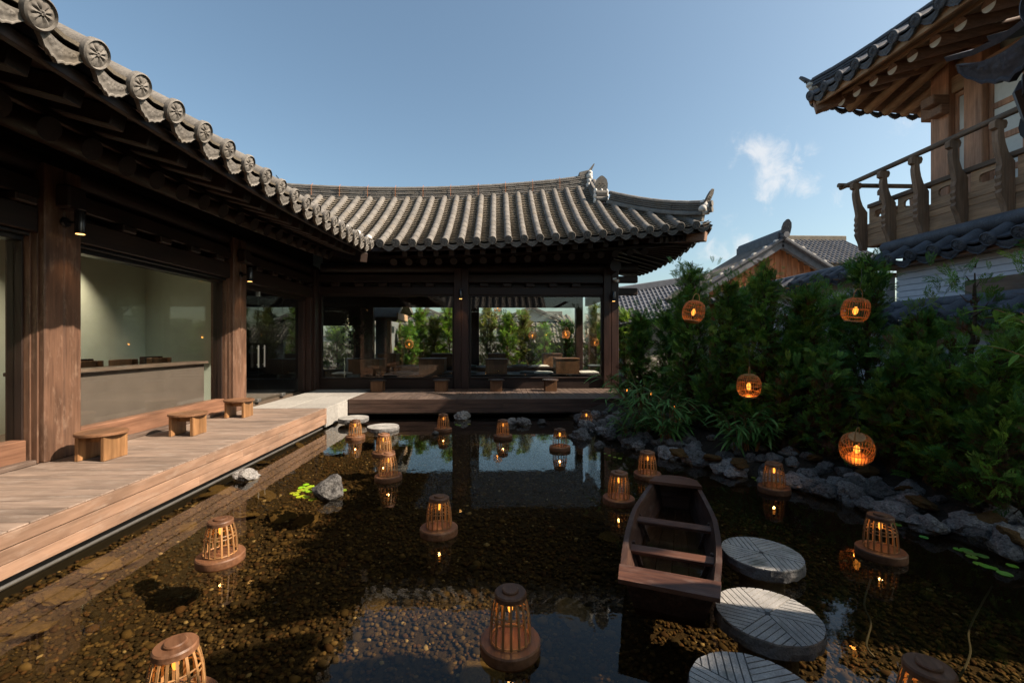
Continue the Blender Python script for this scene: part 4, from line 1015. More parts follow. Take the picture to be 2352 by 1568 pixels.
def paper_window(y0, y1, z0, z1, rows, cols):
    w = node('window', house); x = WXH + .12
    b = MB(); b.box(x, x + .06, y0, y0 + .06, z0, z1, .004); b.box(x, x + .06, y1 - .06, y1, z0, z1, .004); b.box(x, x + .06, y0 + .06, y1 - .06, z0, z0 + .10, .004); b.box(x, x + .06, y0 + .06, y1 - .06, z1 - .08, z1, .004)
    for r in range(1, rows): z = z0 + (z1 - z0) * r / rows; b.box(x + .004, x + .05, y0 + .06, y1 - .06, z - .05, z + .05, .004)
    for c in range(1, cols): y = y0 + (y1 - y0) * c / cols; b.box(x + .003, x + .052, y - .04, y + .04, z0 + .10, z1 - .08, .004)
    b.build('frame', M['rb_z'], w, world=True)
    b = MB(); b.box(x + .025, x + .035, y0 + .03, y1 - .03, z0 + .03, z1 - .03, 0); b.build('pane', M['paper'], w, world=True)
paper_window(7.585, 7.835, 4.0, 6.24, 3, 1); paper_window(5.2, 7.27, 4.0, 6.24, 4, 4); paper_window(2.35, 4.38, 4.0, 6.24, 4, 4)
b = MB(); b.box(WXH + .08, WXH + .22, 4.7, 5.2, 3.7, 6.25, .005); b.build('wall_panel', M['rb_z'], house, world=True)
# balcony
BX0, BZ = 7.36, 3.57
b = MB(); b.box(BX0, WXH + .4, 1.9, 8.62, BZ + .34, BZ + .42, .01); b.build('balcony_floor', M['rb_y'], house, world=True)
for z0, z1 in ((BZ, BZ + .235), (BZ + .238, BZ + .46)):
    b = MB(); b.box(BX0 + .01, BX0 + .09, 1.9, 8.60, z0, z1, .008); b.build('balcony_beam', M['rb_y'], house, world=True)
b = MB(); b.box(BX0 + .1, WXH + 1.5, 8.52, 8.60, BZ, BZ + .46, .008); b.build('balcony_beam', M['rb_x'], house, world=True)
PROF = [(.0, 0), (-.17, 0), (-.20, .09), (-.24, .17), (-.30, .25), (-.335, .31), (-.30, .36), (-.345, .41), (-.31, .46), (-.345, .51), (-.31, .56), (-.335, .62), (-.30, .70), (-.325, .80), (-.365, .92), (-.395, 1.04), (-.405, 1.13), (-.385, 1.20),
        (-.47, 1.225), (-.475, 1.30), (-.44, 1.335), (-.20, 1.335), (-.17, 1.29), (-.20, 1.225), (-.26, 1.20), (-.245, 1.10), (-.215, 1.0), (-.15, .88), (-.06, .80), (.0, .75)]
b = MB(); b.prism([(p * .64, q) for p, q in PROF], -.039, .039, 'y'); BAL = mesh_of(b, 'baluster', M['rail_z'], False)
ybal = [8.56 - .625 * k for k in range(11)]
rl = node('railing', house)
for y in ybal: putw('baluster', BAL, rl, Matrix.Translation((BX0 + .0, y, BZ - .06 if y < 8.5 else BZ - .06)))
RX = BX0 - .205
b = MB(); b.tube([(RX, 1.8, BZ + 1.315), (RX, 8.95, BZ + 1.315)], .045, 12); b.build('handrail', M['rail_y'], rl, smooth=True, world=True)
b = MB(); b.box(BX0 - .02, BX0 + .08, 1.9, 8.52, BZ + .76, BZ + .84, .012); b.build('mid_rail', M['rail_y'], rl, world=True)
def pierced(y0, y1, z0, z1, x, axis='y'):
    b = MB(); ym, zm = (y0 + y1) / 2, (z0 + z1) / 2; hw, hz = (y1 - y0) * .27, (z1 - z0) * .24
    n = 16; inner = []; outer = []
    for k in range(n):
        t = 2 * math.pi * k / n; c, s = math.cos(t), math.sin(t)
        inner.append((ym + hw * math.copysign(abs(c) ** .5, c), zm + hz * math.copysign(abs(s) ** .55, s)))
        m = max(abs(c), abs(s)); outer.append((ym + (y1 - y0) / 2 * c / m, zm + (z1 - z0) / 2 * s / m))
    V = []
    for xx in (x, x + .04):
        for q in inner: V.append((xx, *q) if axis == 'y' else (q[0], xx, q[1]))
        for q in outer: V.append((xx, *q) if axis == 'y' else (q[0], xx, q[1]))
    f = []
    for k in range(n):
        k2 = (k + 1) % n; f += [(k, k2, n + k2, n + k), (2 * n + k, 3 * n + k, 3 * n + k2, 2 * n + k2), (k, 2 * n + k, 2 * n + k2, k2)]
    b.add(V, f); b.build('pierced_panel', M['rb_y'], rl, world=True)
for y1, y0 in zip(ybal, ybal[1:]): pierced(y0 + .055, y1 - .055, BZ + .461, BZ + .76, BX0 + .02)
b = MB(); b.tube([(RX - .12, 8.86, BZ + 1.34), (9.6, 8.86, BZ + 1.34)], .045, 12); b.build('handrail', M['rail_y'], rl, smooth=True, world=True)
for x in (7.95, 8.6, 9.3): putw('baluster', BAL, rl, Matrix.Translation((x, 8.62, BZ - .06)) @ Matrix.Rotation(R(-90), 4, 'Z'))
b = MB(); b.box(BX0 + .1, 9.6, 8.54, 8.61, BZ + .76, BZ + .84, .012); b.build('mid_rail', M['rb_x'], rl, world=True)
for k in range(3): pierced(BX0 + .14 + .62 * k, BX0 + .70 + .62 * k, BZ + .461, BZ + .76, 8.55, 'x')
# lower eave and boarded white wall
def S_low(u, t): return Vector((6.88 + t, u, 3.10 + .60 * t))
lroof = node('lower_roof', house)
tile_field(lroof, S_low, [7.85 - .385 * k for k in range(15)][::-1], lambda u: 0, lambda u: .5, BLUE, M['tile_blue'], nseg=2, pan_step=.2)
b = MB(); b.box(6.95, 8.3, 2.2, 7.9, 3.0, 3.06, .004); b.build('soffit_board', M['rb_x'], house, world=True)
for k in range(19):
    y1 = 7.95 - .37 * k; mb_ = None
b = MB(); b.tube([(7.20, 2.2, 3.42), (7.20, 7.95, 3.42)], .11, 14); b.build('ridge_cap_tile', M['tile_blue'], lroof, smooth=True, world=True)
for k in range(7):
    b = MB(); b.box(7.18, 7.22, 2.2, 7.7, 2.27 + .105 * k, 2.27 + .105 * k + .098, .006); b.build('siding_board', M['siding'], house, world=True)
b = MB(); b.box(7.225, 7.3, 2.2, 7.7, .3, 3.0, 0); b.build('lower_wall', M['siding'], house, world=True)
b = MB(); b.box(7.08, 7.175, 4.9, 6.45, 2.3, 2.62, .01); b.build('wall_box', M['rail_y'], house, world=True)
b = MB(); b.box(7.3, 12.4, 2.2, 7.7, .2, 3.5, 0); b.build('ground_floor', M['dark_y'], house, world=True)

# tile-capped white garden wall, near and far run
def cap_wall(lab, x, y0, y1, h, cap):
    t = thing('garden_wall', lab, 'wall', (x, (y0 + y1) / 2, .2), 'tile-capped walls behind the hedge')
    b = MB(); b.box(x - .1, x + .1, y0, y1, .2, h, .01); b.build('wall', M['siding'], t, world=True)
    r = node('wall_cap', t)
    tile_field(r, lambda u, tt: Vector((x - .42 + tt, u, h + .02 + .55 * tt)), [y0 + .2 + .38 * k for k in range(int((y1 - y0 - .2) / .38))], lambda u: 0, lambda u: .36, BLUE, M['tile_blue'], nseg=1, pan_step=.2)
    b = MB(); b.box(x - .36, x + .36, y0, y1, h - .02, h + .03, .004); b.build('cap_board', M['rb_y'], t, world=True)
    b = MB(); b.tube([(x - .02, y0, h + .27), (x - .02, y1, h + .27)], .10, 14); b.tube([(x - .10, y0, h + .17), (x - .10, y1, h + .17)], .07, 12); b.build('ridge_cap_tile', M['tile_blue'], r, smooth=True, world=True)
cap_wall('low white wall capped with dark tiles behind the hedge, under the siding', 6.7, 2.4, 7.6, 2.0, .4)
cap_wall('white wall capped with dark tiles running back beyond the balcony corner', 7.35, 8.0, 14.5, 2.95, .4)

# ================================================================== NEAR ROOF, TOP RIGHT
near = thing('gate_roof', 'dark roof corner jutting in at the upper right edge, close to the camera', 'roof', (2.7, .6, .2))
NX, NY = 2.07, 1.72
def S_near(u, t): return Vector((NX + t, u, 2.92 + .5 * t))
nr_ = node('roof', near)
un = [NY - .18 - .40 * k for k in range(8)][::-1]
NEAR = dict(roll=BLUE['roll'], disc=BLUE['disc'], drip=BLUE['drip'])
tile_field(nr_, S_near, un + [NY + .22], lambda u: 0, lambda u: 1.6 if u < NY + .1 else 0, NEAR, M['tile_blue'], nseg=3, pan_step=.2)
b = MB(); b.box(NX + .10, 3.9, un[0] - .2, NY + .05, 2.70, 2.82, .02); b.build('soffit', M['dark_y'], near, world=True)
b = MB(); b.beam((NX + .14, NY + .02, 2.66), (3.9, NY + .02, 3.3), .16, .26, .04); b.build('end_beam', M['dark_x'], near, world=True)
b = MB(); b.lathe([(.09, -.2), (.12, -.1), (.12, 1.6)], 16, Matrix.Translation((NX + .38, NY + .02, 2.62)) @ Matrix.Rotation(R(90), 4, 'Y')); b.build('purlin_end', M['black'], near, smooth=True, world=True)
b = MB(); b.box(3.95, 4.05, un[0] - .1, 2.0, .2, 2.4, .01); b.build('wall', M['dark_y'], near, world=True)  # unseen wall added to block sun from the right over the near pond
b = MB(); b.box(3.7, 3.9, NY - .5, NY - .3, .2, 2.7, .01); b.build('post', M['dark_z'], near, world=True)
b = MB(); b.box(3.0, 3.9, un[0], NY - .6, .2, .3, .01); b.build('step', M['granite'], near, world=True)

# ================================================================== HOUSES BEYOND
def simple_roof(parent, P0, P1, up, rise, n, mat, pan, name='roof'):
    """straight tile slope between eave corner points with real roll rows; up = horizontal vector to the ridge"""
    P0, P1, up = Vector(P0), Vector(P1), Vector(up); b = MB(); pm = MB(); d = P1 - P0
    top = up + Vector((0, 0, rise)); nrm = d.cross(top).normalized(); nrm = nrm if nrm.z > 0 else -nrm
    pm.add([P0, P1, P1 + top, P0 + top, P0 - nrm * .12, P1 - nrm * .12, P1 + top - nrm * .12, P0 + top - nrm * .12], [(0, 1, 2, 3), (7, 6, 5, 4), (0, 4, 5, 1), (1, 5, 6, 2), (2, 6, 7, 3), (3, 7, 4, 0)])
    r = d.length / n * .27
    for k in range(n):
        p = P0 + d * ((k + .5) / n); o = MB(); o.tube([p + nrm * .02 - top * .01, p + nrm * .02 + top * .5, p + top + nrm * .02], r, 8); o.build('roll_tile_row', mat, parent, smooth=True, world=True)
    pm.build(name, pan, parent, world=True)
    m = max(4, int(top.length / .3)); q = MB()
    for k in range(m):
        a = P0 + top * (k / m) + nrm * .0; c = P0 + top * ((k + 1) / m); q.add([a + nrm * .045, a + d + nrm * .045, c + d + nrm * .008, c + nrm * .008, a + nrm * .001, a + d + nrm * .001], [(0, 1, 2, 3), (0, 4, 5, 1)])
    q.build('pan_tiles', pan, parent, world=True, kind='stuff')
# gable house between pavilion and two-storey house
A = WY(1802, 553, 14.0)
gh = thing('gable_house', 'house with red-brown boarded gable and dark tiled roof behind the hedge', 'house', (A.x, 16, .2))
ax, az = A.x, A.z
for k in range(24):
    x = ax - 2.3 + .2 * k; zt = az - .12 - .60 * abs(x + .1 - ax)
    b = MB(); b.box(x, x + .194, 14.35, 14.38 + .012 * (k % 2), .2, zt, .004); b.build('wall_board', M['gable'], gh, world=True)
    b = MB(); b.box(x - .02, x + .02, 14.32, 14.35, .2, zt - .02, .004); b.build('cover_batten', M['gable'], gh, world=True)
for sg in (-1, 1):
    b = MB(); b.beam((ax, 14.12, az - .06), (ax + sg * 2.9, 14.12, az - .06 - .60 * 2.9), .10, .26, .01); b.build('verge_board', M['tile_blue'], gh, world=True)
    b = MB(); b.beam((ax, 14.08, az + .10), (ax + sg * 2.9, 14.08, az + .10 - .60 * 2.9), .22, .10, .02); b.build('verge_tile', M['tile_blue'], gh, world=True)
    P0 = (ax + sg * 2.9, 14.15, az - 1.72); P1 = (ax + sg * 2.9, 16.6, az - 1.72)
    simple_roof(gh, P0, P1, (-sg * 2.9, 0, 0), 1.74, 7, M['tile'], M['tile'])
    for k in range(7):
        b = MB(); q = (k + .7) / 8; b.lathe([(.06, -.06), (.06, .06)], 10, Matrix.Translation((ax + sg * 2.9 * q, 14.04, az + .14 - 1.74 * q)) @ Matrix.Rotation(R(90), 4, 'X')); b.build('verge_roll_end', M['plaster'], gh, smooth=True, world=True)
b = MB(); b.box(ax - .16, ax + .16, 14.1, 16.6, az + .0, az + .28, .02); b.tube([(ax, 14.05, az + .30), (ax, 16.6, az + .30)], .1, 12); b.build('roof_ridge', M['tile_blue'], gh, world=True)
b = MB(); b.lathe([(.10, -.12), (.10, .12)], 14, Matrix.Translation((ax, 14.0, az + .18)) @ Matrix.Rotation(R(90), 4, 'X')); b.build('ridge_roll_end', M['tile_blue'], gh, smooth=True, world=True)
end_plate(gh, (ax, 13.96, az + .22), (0, -1, 0), .46, .30, M['tile_blue'], .3)
b = MB(); b.box(ax - 2.2, ax + 2.2, 14.4, 16.5, .2, az - 1.75, 0); b.build('house_wall', M['far_wall'], gh, world=True)
# tiled roof beyond it, to the right
fh = thing('tiled_house', 'pale tiled roof with dark rolls beyond the gable house, left of the balcony', 'house', (WY(1900, 600, 21).x, 24, .2))
p0, p1 = WY(1868, 640, 21), WY(2010, 640, 21); z0 = 5.7
simple_roof(fh, (p0.x, 21, z0 - .2), (p1.x + 1, 21, z0 - .2), (0, 3.2, 0), 1.87, 17, M['tile_blue'], M['pan'])
b = MB(); b.box(p0.x - .1, p1.x + 1.1, 24.1, 24.5, z0 + 1.62, z0 + 1.92, .03); b.build('roof_ridge', M['pan'], fh, world=True)
b = MB(); b.box(p0.x + .5, p1.x + .5, 21.8, 26.5, .2, z0, 0); b.build('house_wall', M['far_wall'], fh, world=True)
# long low roof seen past the right eave of the pavilion
lh = thing('long_house', 'long grey tiled roof stepping down behind the hedge right of the pavilion', 'house', (9, 22, .2))
a0, a1 = WY(1420, 712, 17.5), WY(1690, 700, 17.5)
simple_roof(lh, (a0.x, 17.5, 2.35), (a1.x + .6, 17.5, 3.2), (.3, 2.6, 0), 1.55, 30, M['tile_blue'], M['tile_blue'])
b = MB(); b.beam(Vector((a0.x + .2, 20.0, 3.95)), Vector((a1.x + .9, 20.0, 4.8)), .3, .3, .03); b.build('roof_ridge', M['tile_blue'], lh, world=True)
end_plate(lh, Vector((WY(1640, 600, 19.9).x, 19.8, 4.6)), (0, -1, 0), .45, .3, M['tile_blue'], .3)
b = MB(); b.box(a0.x + .4, a1.x + .4, 18.0, 23, .2, 2.8, 0); b.build('house_wall', M['far_wall'], lh, world=True)
# far houses seen through the pavilion
def far_hanok(lab, px, base_y, Y, w, h_e, mat_wall):
    c = WY(px, base_y, Y); t = thing('far_house', lab, 'house', (c.x, Y + 3, .2)); x = c.x
    b = MB(); b.box(x - w / 2 + .6, x + w / 2 - .6, Y + .7, Y + 6, .2, h_e + .3, 0); b.build('house_wall', mat_wall, t, world=True)
    simple_roof(t, (x - w / 2, Y, h_e), (x + w / 2, Y, h_e), (0, 3, 0), .95, 17, M['tile'], M['pan'])
    b = MB(); b.add([(x - 1.9, Y + .9, h_e + .4), (x + 1.9, Y + .9, h_e + .4), (x, Y + .9, h_e + 1.25), (x - 1.9, Y + 3.2, h_e + .4), (x + 1.9, Y + 3.2, h_e + .4), (x, Y + 3.2, h_e + 1.25)], [(0, 1, 2), (5, 4, 3), (0, 3, 4, 1), (1, 4, 5, 2), (2, 5, 3, 0)]); b.build('gable', mat_wall, t, world=True)
    for sg in (-1, 1): b = MB(); b.beam((x, Y + .8, h_e + 1.38), (x + sg * 2.3, Y + .8, h_e + .42), .5, .2, .03); b.build('gable_ridge', M['tile'], t, world=True)
    b = MB(); b.box(x - .15, x + w / 2 - .5, Y + 2.8, Y + 3.2, h_e + .95, h_e + 1.25, .03); b.build('roof_ridge', M['tile'], t, world=True)
    end_plate(t, (x, Y + .7, h_e + 1.35), (0, -1, 0), .4, .34, M['tile'], .2)
far_hanok('distant grey tiled house with a gable seen through the left pavilion glass', 978, 745, 34, 9, 2.85, M['far_wall'])
far_hanok('distant tiled house with cream gable seen through the right pavilion glass', 1222, 745, 30, 6.0, 2.7, M['far_wall'])
t = thing('garden_wall', 'low tiled garden wall seen far through the right pavilion glass', 'wall', (3.5, 26, .2))
simple_roof(t, (WY(1215, 780, 25).x, 25, 1.6), (WY(1345, 780, 25).x, 25, 1.6), (0, 1.2, 0), .9, 16, M['tile'], M['pan'])
b = MB(); b.box(WY(1215, 780, 25).x, WY(1345, 780, 25).x, 25.4, 25.7, .2, 1.7, 0); b.build('wall', M['far_wall'], t, world=True)
t = thing('boundary_wall', 'pale rendered wall behind the sunlit back hedge', 'wall', (-3, 27, .2))
b = MB(); b.box(-12, 3, 27, 27.2, .2, 2.0, .01); b.build('wall', M['far_wall'], t, world=True)
b = MB(); b.box(-12, 3, 26.9, 27.3, 2.0, 2.1, .01); b.build('coping', M['granite'], t, world=True)
p = WY(911, 745, 29); t = thing('utility_pole', 'slim concrete utility pole with crossarm beyond the back hedge', 'pole', (p.x, 29, .2))
b = MB(); b.tube([(0, 0, 0), (0, 0, p.z + .2 - .2)], [.1, .07], 10); b.build('pole', M['pole'], t)
b = MB(); b.box(-.35, .35, -.04, .04, p.z - .2, p.z - .1, .005); b.build('crossarm', M['pole'], t)
b = MB()
for dz in (0, -.02): b.tube([(0 + .3 * k, .0, p.z - .08 + dz + .05 * ((k - 10) / 10) ** 2 * 10 * .3) for k in range(0, 30, 3)], .012, 4)
b.build('power_line', M['black'], t)
# shed whose eave corner shows through the glass
p = WY(870, 745, 17.0)
t = thing('garden_shed', 'grey panelled shed with tiled eave outside the back left glass', 'shed', (p.x - 1.2, 18, .2))
x1 = WY(893, 745, 17.0).x
b = MB(); b.box(x1 - .5, x1 - .05, 17.0, 19, .2, 2.5, .01); b.build('wall', M['tank'], t, world=True)
b = MB(); b.box(x1 - .05, x1 + .08, 16.96, 17.12, .2, 2.6, .01); b.build('post', M['rb_z'], t, world=True)
b = MB(); b.prism([(16.3, 2.45), (16.3, 2.6), (18.0, 3.6), (19.5, 3.0), (19.5, 2.8), (18.0, 3.35)], x1 - .65, x1 + .45, 'x'); b.build('roof', M['tile'], t, world=True)
b = MB(); b.box(x1 + .46, x1 + .52, 16.25, 18.0, 2.5, 2.75, .01); b.build('verge_board', M['rb_y'], t, world=True)

# ================================================================== ENTRANCE WING BEHIND THE CAMERA (mirrored in the glass)
ew = thing('entrance_wing', 'dark tiled timber wing behind the viewpoint, mirrored in the pavilion glass', 'building', (0, -4.5, .2))
b = MB(); b.box(-9, 2.6, -4.2, -4.0, .2, 3.4, .01); b.build('wall', M['dark_x'], ew, world=True)
for k in range(4):
    x = -7.5 + 2.9 * k; b = MB(); b.box(x - .18, x + .18, -2.8, -2.45, .2, 3.3, .012); b.build('post', M['post_dark'], ew, world=True)
b = MB(); b.box(-9, 2.8, -2.75, -2.5, 3.0, 3.3, .01); b.build('lintel_beam', M['dark_x'], ew, world=True)
simple_roof(ew, (-9.4, -1.1, 3.55), (2.9, -1.1, 3.55), (0, -3.6, 0), 2.1, 31, M['tile'], M['tile'])
b = MB(); b.box(-9.4, 2.9, -5.0, -4.6, 5.55, 6.1, .03); b.build('roof_ridge', M['tile'], ew, world=True)
b = MB(); b.box(-9.2, 2.7, -8, -1.3, 3.35, 3.42, 0); b.build('soffit', M['dark_x'], ew, world=True)
# ================================================================== VEGETATION
def np_mesh(name, P, quads_, col, mat):
    me = bpy.data.meshes.new(name); k = quads_.shape[1]
    me.vertices.add(len(P)); me.vertices.foreach_set('co', P.astype(np.float32).ravel())
    me.loops.add(quads_.size); me.polygons.add(len(quads_)); me.polygons.foreach_set('loop_start', np.arange(0, quads_.size, k, dtype=np.int32)); me.loops.foreach_set('vertex_index', quads_.astype(np.int32).ravel())
    me.update(calc_edges=True)
    at = me.color_attributes.new('Col', 'FLOAT_COLOR', 'POINT'); c4 = np.concatenate([col, np.ones((len(col), 1))], 1).astype(np.float32); at.data.foreach_set('color', c4.ravel()); me.materials.append(mat)
    return me
# one flat spray: a feathered fan of narrow leaflets in the x-y plane, x = along
def spray_template(seed):
    r = np.random.default_rng(seed); V = []; Fq = []
    def leaf(p, d, L, w):
        n = np.array([-d[1], d[0], 0]); o = len(V)
        V.extend([p - n * w * .4, p + d * L * .55 - n * w, p + d * L, p + d * L * .55 + n * w]); Fq.append((o, o + 1, o + 2, o + 3))
    leaf(np.zeros(3), np.array([1., 0, 0]), 1.0, .022)
    for i in range(9):
        s = .12 + .095 * i; L = .42 * math.sin(math.pi * (.12 + .84 * (1 - s))) * r.uniform(.8, 1.15)
        for sg in (-1, 1):
            a = R(r.uniform(32, 52)) * sg; d = np.array([math.cos(a), math.sin(a), r.uniform(-.18, .12)])
            leaf(np.array([s, 0, 0]), d, L, .026)
            if L > .2: 
                for q in (.45, .75):
                    a2 = a + sg * R(r.uniform(20, 40)) * (1 if q < .6 else -1); leaf(np.array([s, 0, 0]) + d * L * q, np.array([math.cos(a2), math.sin(a2), -.05]), L * .42, .02)
    return np.array(V), np.array(Fq)
SPR = [spray_template(k) for k in range(4)]
def conifer(lab, x, y, z0, Hh, Rr, n_br, per, seed, size=.2, pal='deep', group='thuja trees hedging the pond', brown=.10, lean=(0, 0), bare=.0, shoots=6):
    r = np.random.default_rng(seed); t = thing('thuja_tree', lab, 'tree', (x, y, z0), group)
    tb = MB(); tp = [Vector((lean[0] * q * Hh + .03 * math.sin(q * 9 + seed), lean[1] * q * Hh, q * Hh * .94)) for q in (0, .2, .4, .6, .8, 1)]
    tb.tube(tp, [.05 * Rr / .7 + .01, .042, .034, .026, .016, .006], 7)
    Ps, Qs, Cs = [], [], []; off = 0
    pals = {'deep': [(.064, .145, .020), (.105, .215, .028), (.155, .26, .04), (.055, .15, .036)], 'bright': [(.10, .19, .02), (.15, .26, .028), (.20, .28, .04), (.07, .145, .022)], 'yellow': [(.15, .20, .035), (.21, .23, .05), (.26, .23, .07), (.11, .16, .035)]}[pal]
    for bi in range(n_br):
        h = bare + .04 + (.95 - bare) * ((bi + r.uniform(0, 1)) / n_br); az = bi * 2.39996 + r.uniform(-.4, .4)
        env = Rr * (1 - h ** 1.6) ** .8 * (.75 + .25 * math.sin(h * 11 + seed)) + .06
        L = env * r.uniform(.55, 1.18); el = R(r.uniform(18, 52)) + h * .35
        base = np.array([lean[0] * h * Hh, lean[1] * h * Hh, max(.02, h * Hh - L * math.sin(el) * .65)])
        d = np.array([math.cos(az) * math.cos(el), math.sin(az) * math.cos(el), math.sin(el)])
        tip = base + d * L + np.array([0, 0, .06 * L])
        tb.tube([Vector(base), Vector((base + tip) / 2 + np.array([0, 0, -.03])), Vector(tip)], [.012, .008, .003], 4, False)
        m = max(6, int(per * (L / Rr + .35)))
        if bi >= n_br - shoots:
            d = np.array([r.normal(0, .28), r.normal(0, .28), 1.0]); d /= np.linalg.norm(d); L = r.uniform(.3, .6); base = np.array([lean[0] * Hh + r.normal(0, .1), lean[1] * Hh + r.normal(0, .1), Hh * r.uniform(.62, .82)]); tip = base + d * L; m = max(8, per // 2)
        bt = r.uniform(.7, 1.4)
        for k in range(m):
            q = r.uniform(.18, 1.08) ** .75; p = base + (tip - base) * q + r.normal(0, .045, 3)
            sd = d * r.uniform(.3, 1.0) + r.normal(0, .48, 3) + np.array([0, 0, r.uniform(.0, .75)]); sd /= np.linalg.norm(sd)
            up = np.array([r.normal(0, .5), r.normal(0, .5), 1.0]) + d * r.uniform(-.8, .8); yv = np.cross(up, sd); yv /= np.linalg.norm(yv) + 1e-9; zv = np.cross(sd, yv)
            V, Q = SPR[r.integers(0, 4)]; s = size * r.uniform(.55, 1.25)
            bend = V.copy(); bend[:, 2] -= .35 * V[:, 0] ** 2 * r.uniform(0, 1)
            P = p + s * (bend[:, :1] * sd + bend[:, 1:2] * yv + bend[:, 2:3] * zv)
            pb_ = brown * (2.6 if q < .5 else .35) * (1.9 if h < .42 else .7)
            c = np.array((.105, .05, .022)) * r.uniform(.6, 1.25) if r.uniform() < pb_ else np.array(pals[r.integers(0, 4)]) * bt * r.uniform(.7, 1.3)
            Ps.append(P); Qs.append(Q + off); Cs.append(c[None] * (.8 + .55 * np.clip(V[:, :1], 0, 1))); off += len(P)
    me = np_mesh('crown', np.concatenate(Ps), np.concatenate(Qs), np.concatenate(Cs), M['leaf'])
    tb.build('trunk', M['bark'], t, smooth=True); put('crown', me, t)
    return t
# right-hand hedge, left to right in the photograph; (pixel x, depth Y, height, radius)
HEDGE = [(1470, 9.3, 2.1, .60, 88, 20, 'short dark thuja beside the right corner post of the pavilion'),
         (1585, 7.35, 2.85, .78, 100, 22, 'tall feathery thuja with a wicker lantern near its top, right of the pavilion'),
         (1672, 6.7, 2.45, .58, 80, 19, 'thuja with browning twigs just right of the highest wicker lantern'),
         (1752, 6.2, 2.55, .68, 90, 20, 'dense bright green thuja above the lantern with the tall hoop handle'),
         (1850, 5.9, 2.2, .66, 90, 20, 'thuja between the two upper wicker lanterns, its foot bare and brown'),
         (1985, 5.9, 2.72, .75, 95, 20, 'thuja reaching past the tile-capped wall, a wicker lantern on its side'),
         (2110, 5.0, 1.75, .70, 95, 20, 'darker thuja right of the upper right wicker lantern'),
         (2225, 4.5, 2.3, .46, 24, 8, 'thuja with thin open twigs in front of the white siding'),
         (2335, 4.1, 1.65, .66, 60, 14, 'rightmost thuja cut off by the photo edge'),
         (2060, 4.75, 1.25, .55, 60, 17, 'low thuja behind the lowest wicker lantern'),
         (2185, 4.25, 1.35, .60, 60, 17, 'low spreading thuja above the rocks at right'),
         (2300, 3.75, 1.5, .62, 60, 17, 'low thuja nearest the camera at the right edge'),
         (1800, 5.75, 1.0, .42, 40, 15, 'stunted thuja between bamboo and the lowest wicker lantern'),
         (1905, 5.3, 1.15, .45, 46, 14, 'low browning thuja left of the lowest wicker lantern'),
         (1640, 6.75, 1.0, .45, 44, 15, 'small thuja spilling toward the rocks under the hoop lantern')]
for i, (px, Y, hh_, rr, nb, per, lab) in enumerate(HEDGE):
    p = WY(px, 1000, Y); conifer(lab, p.x, Y, max(.12, ground_h(p.x, Y)) - .05, hh_, rr * .88, nb, int(per * 1.35), 100 + i, .14, 'deep', brown=.45 if px in (1905, 1800) else .19, lean=(random.uniform(-.03, .03), 0), bare=.3 if px in (1850,) else .0)
for i, (px, Y, hh_, rr, lab) in enumerate([(2480, 3.9, 2.5, .9, 'thuja beyond the right edge of the photo'),  (1540, 9.4, 2.3, .7, 'thuja standing behind the tall feathery one'), (1920, 7.0, 2.3, .75, 'rear thuja behind the bare-footed one'), (1715, 7.6, 2.5, .7, 'rear thuja between the bright and the browning one')]):
    p = WY(px, 1000, Y); conifer(lab, p.x, Y, .2, hh_, rr, 70, 16, 150 + i, .22, 'deep', brown=.08)
conifer('unseen thuja added right of the frame to dapple the sun on the pond', 5.25, 1.25, .2, 3.7, .62, 64, 11, 171, .2, 'deep', brown=.1)  # tree added out of view to break up sunlight on the pond bottom
# sunlit back hedge seen through the pavilion
for i, (px, Y, hh_, rr, pal, lab) in enumerate([(700, 19.0, 2.6, .9, 'bright', 'sunlit thuja seen through the glass door bay'), (775, 19.2, 2.5, .9, 'bright', 'bright yellow-green thuja in the small left back window'),
    (825, 18.6, 2.4, .8, 'bright', 'sunlit thuja behind the potted tree'), (905, 19.0, 2.3, .75, 'yellow', 'pale yellowish thuja beside the shed corner'), (938, 18.4, 1.9, .6, 'deep', 'low dark thuja in the left pavilion opening'), (965, 19.3, 2.7, .62, 'bright', 'slim sunlit thuja in front of the far gable'),
    (1000, 19.0, 2.3, .6, 'yellow', 'browning thuja in the left pavilion opening'), (1032, 18.6, 2.9, .7, 'bright', 'tall bright thuja next to the middle post'), (1120, 19.2, 2.9, .75, 'yellow', 'loose yellowish thuja in the right opening, nearest the middle post'),
    (1165, 18.6, 2.5, .7, 'bright', 'dense bright thuja left of the cream gable'), (1205, 19.0, 2.6, .72, 'yellow', 'yellow-green thuja in front of the cream gable'), (1250, 18.7, 2.0, .7, 'deep', 'low dark thuja before the tiled garden wall'),
    (1300, 18.9, 2.1, .75, 'deep', 'dark thuja carrying a wicker lantern, left of the rear post'), (1368, 18.5, 2.9, .8, 'yellow', 'tall pale thuja between rear post and corner post'), (1435, 17.8, 2.5, .8, 'bright', 'thuja just outside the corner post of the pavilion')]):
    p = WY(px, 840, Y); conifer(lab, p.x, Y, .2, hh_ + .25, rr * 1.2, 74, 17, 200 + i, .25, pal, 'sunlit back hedge', .16)

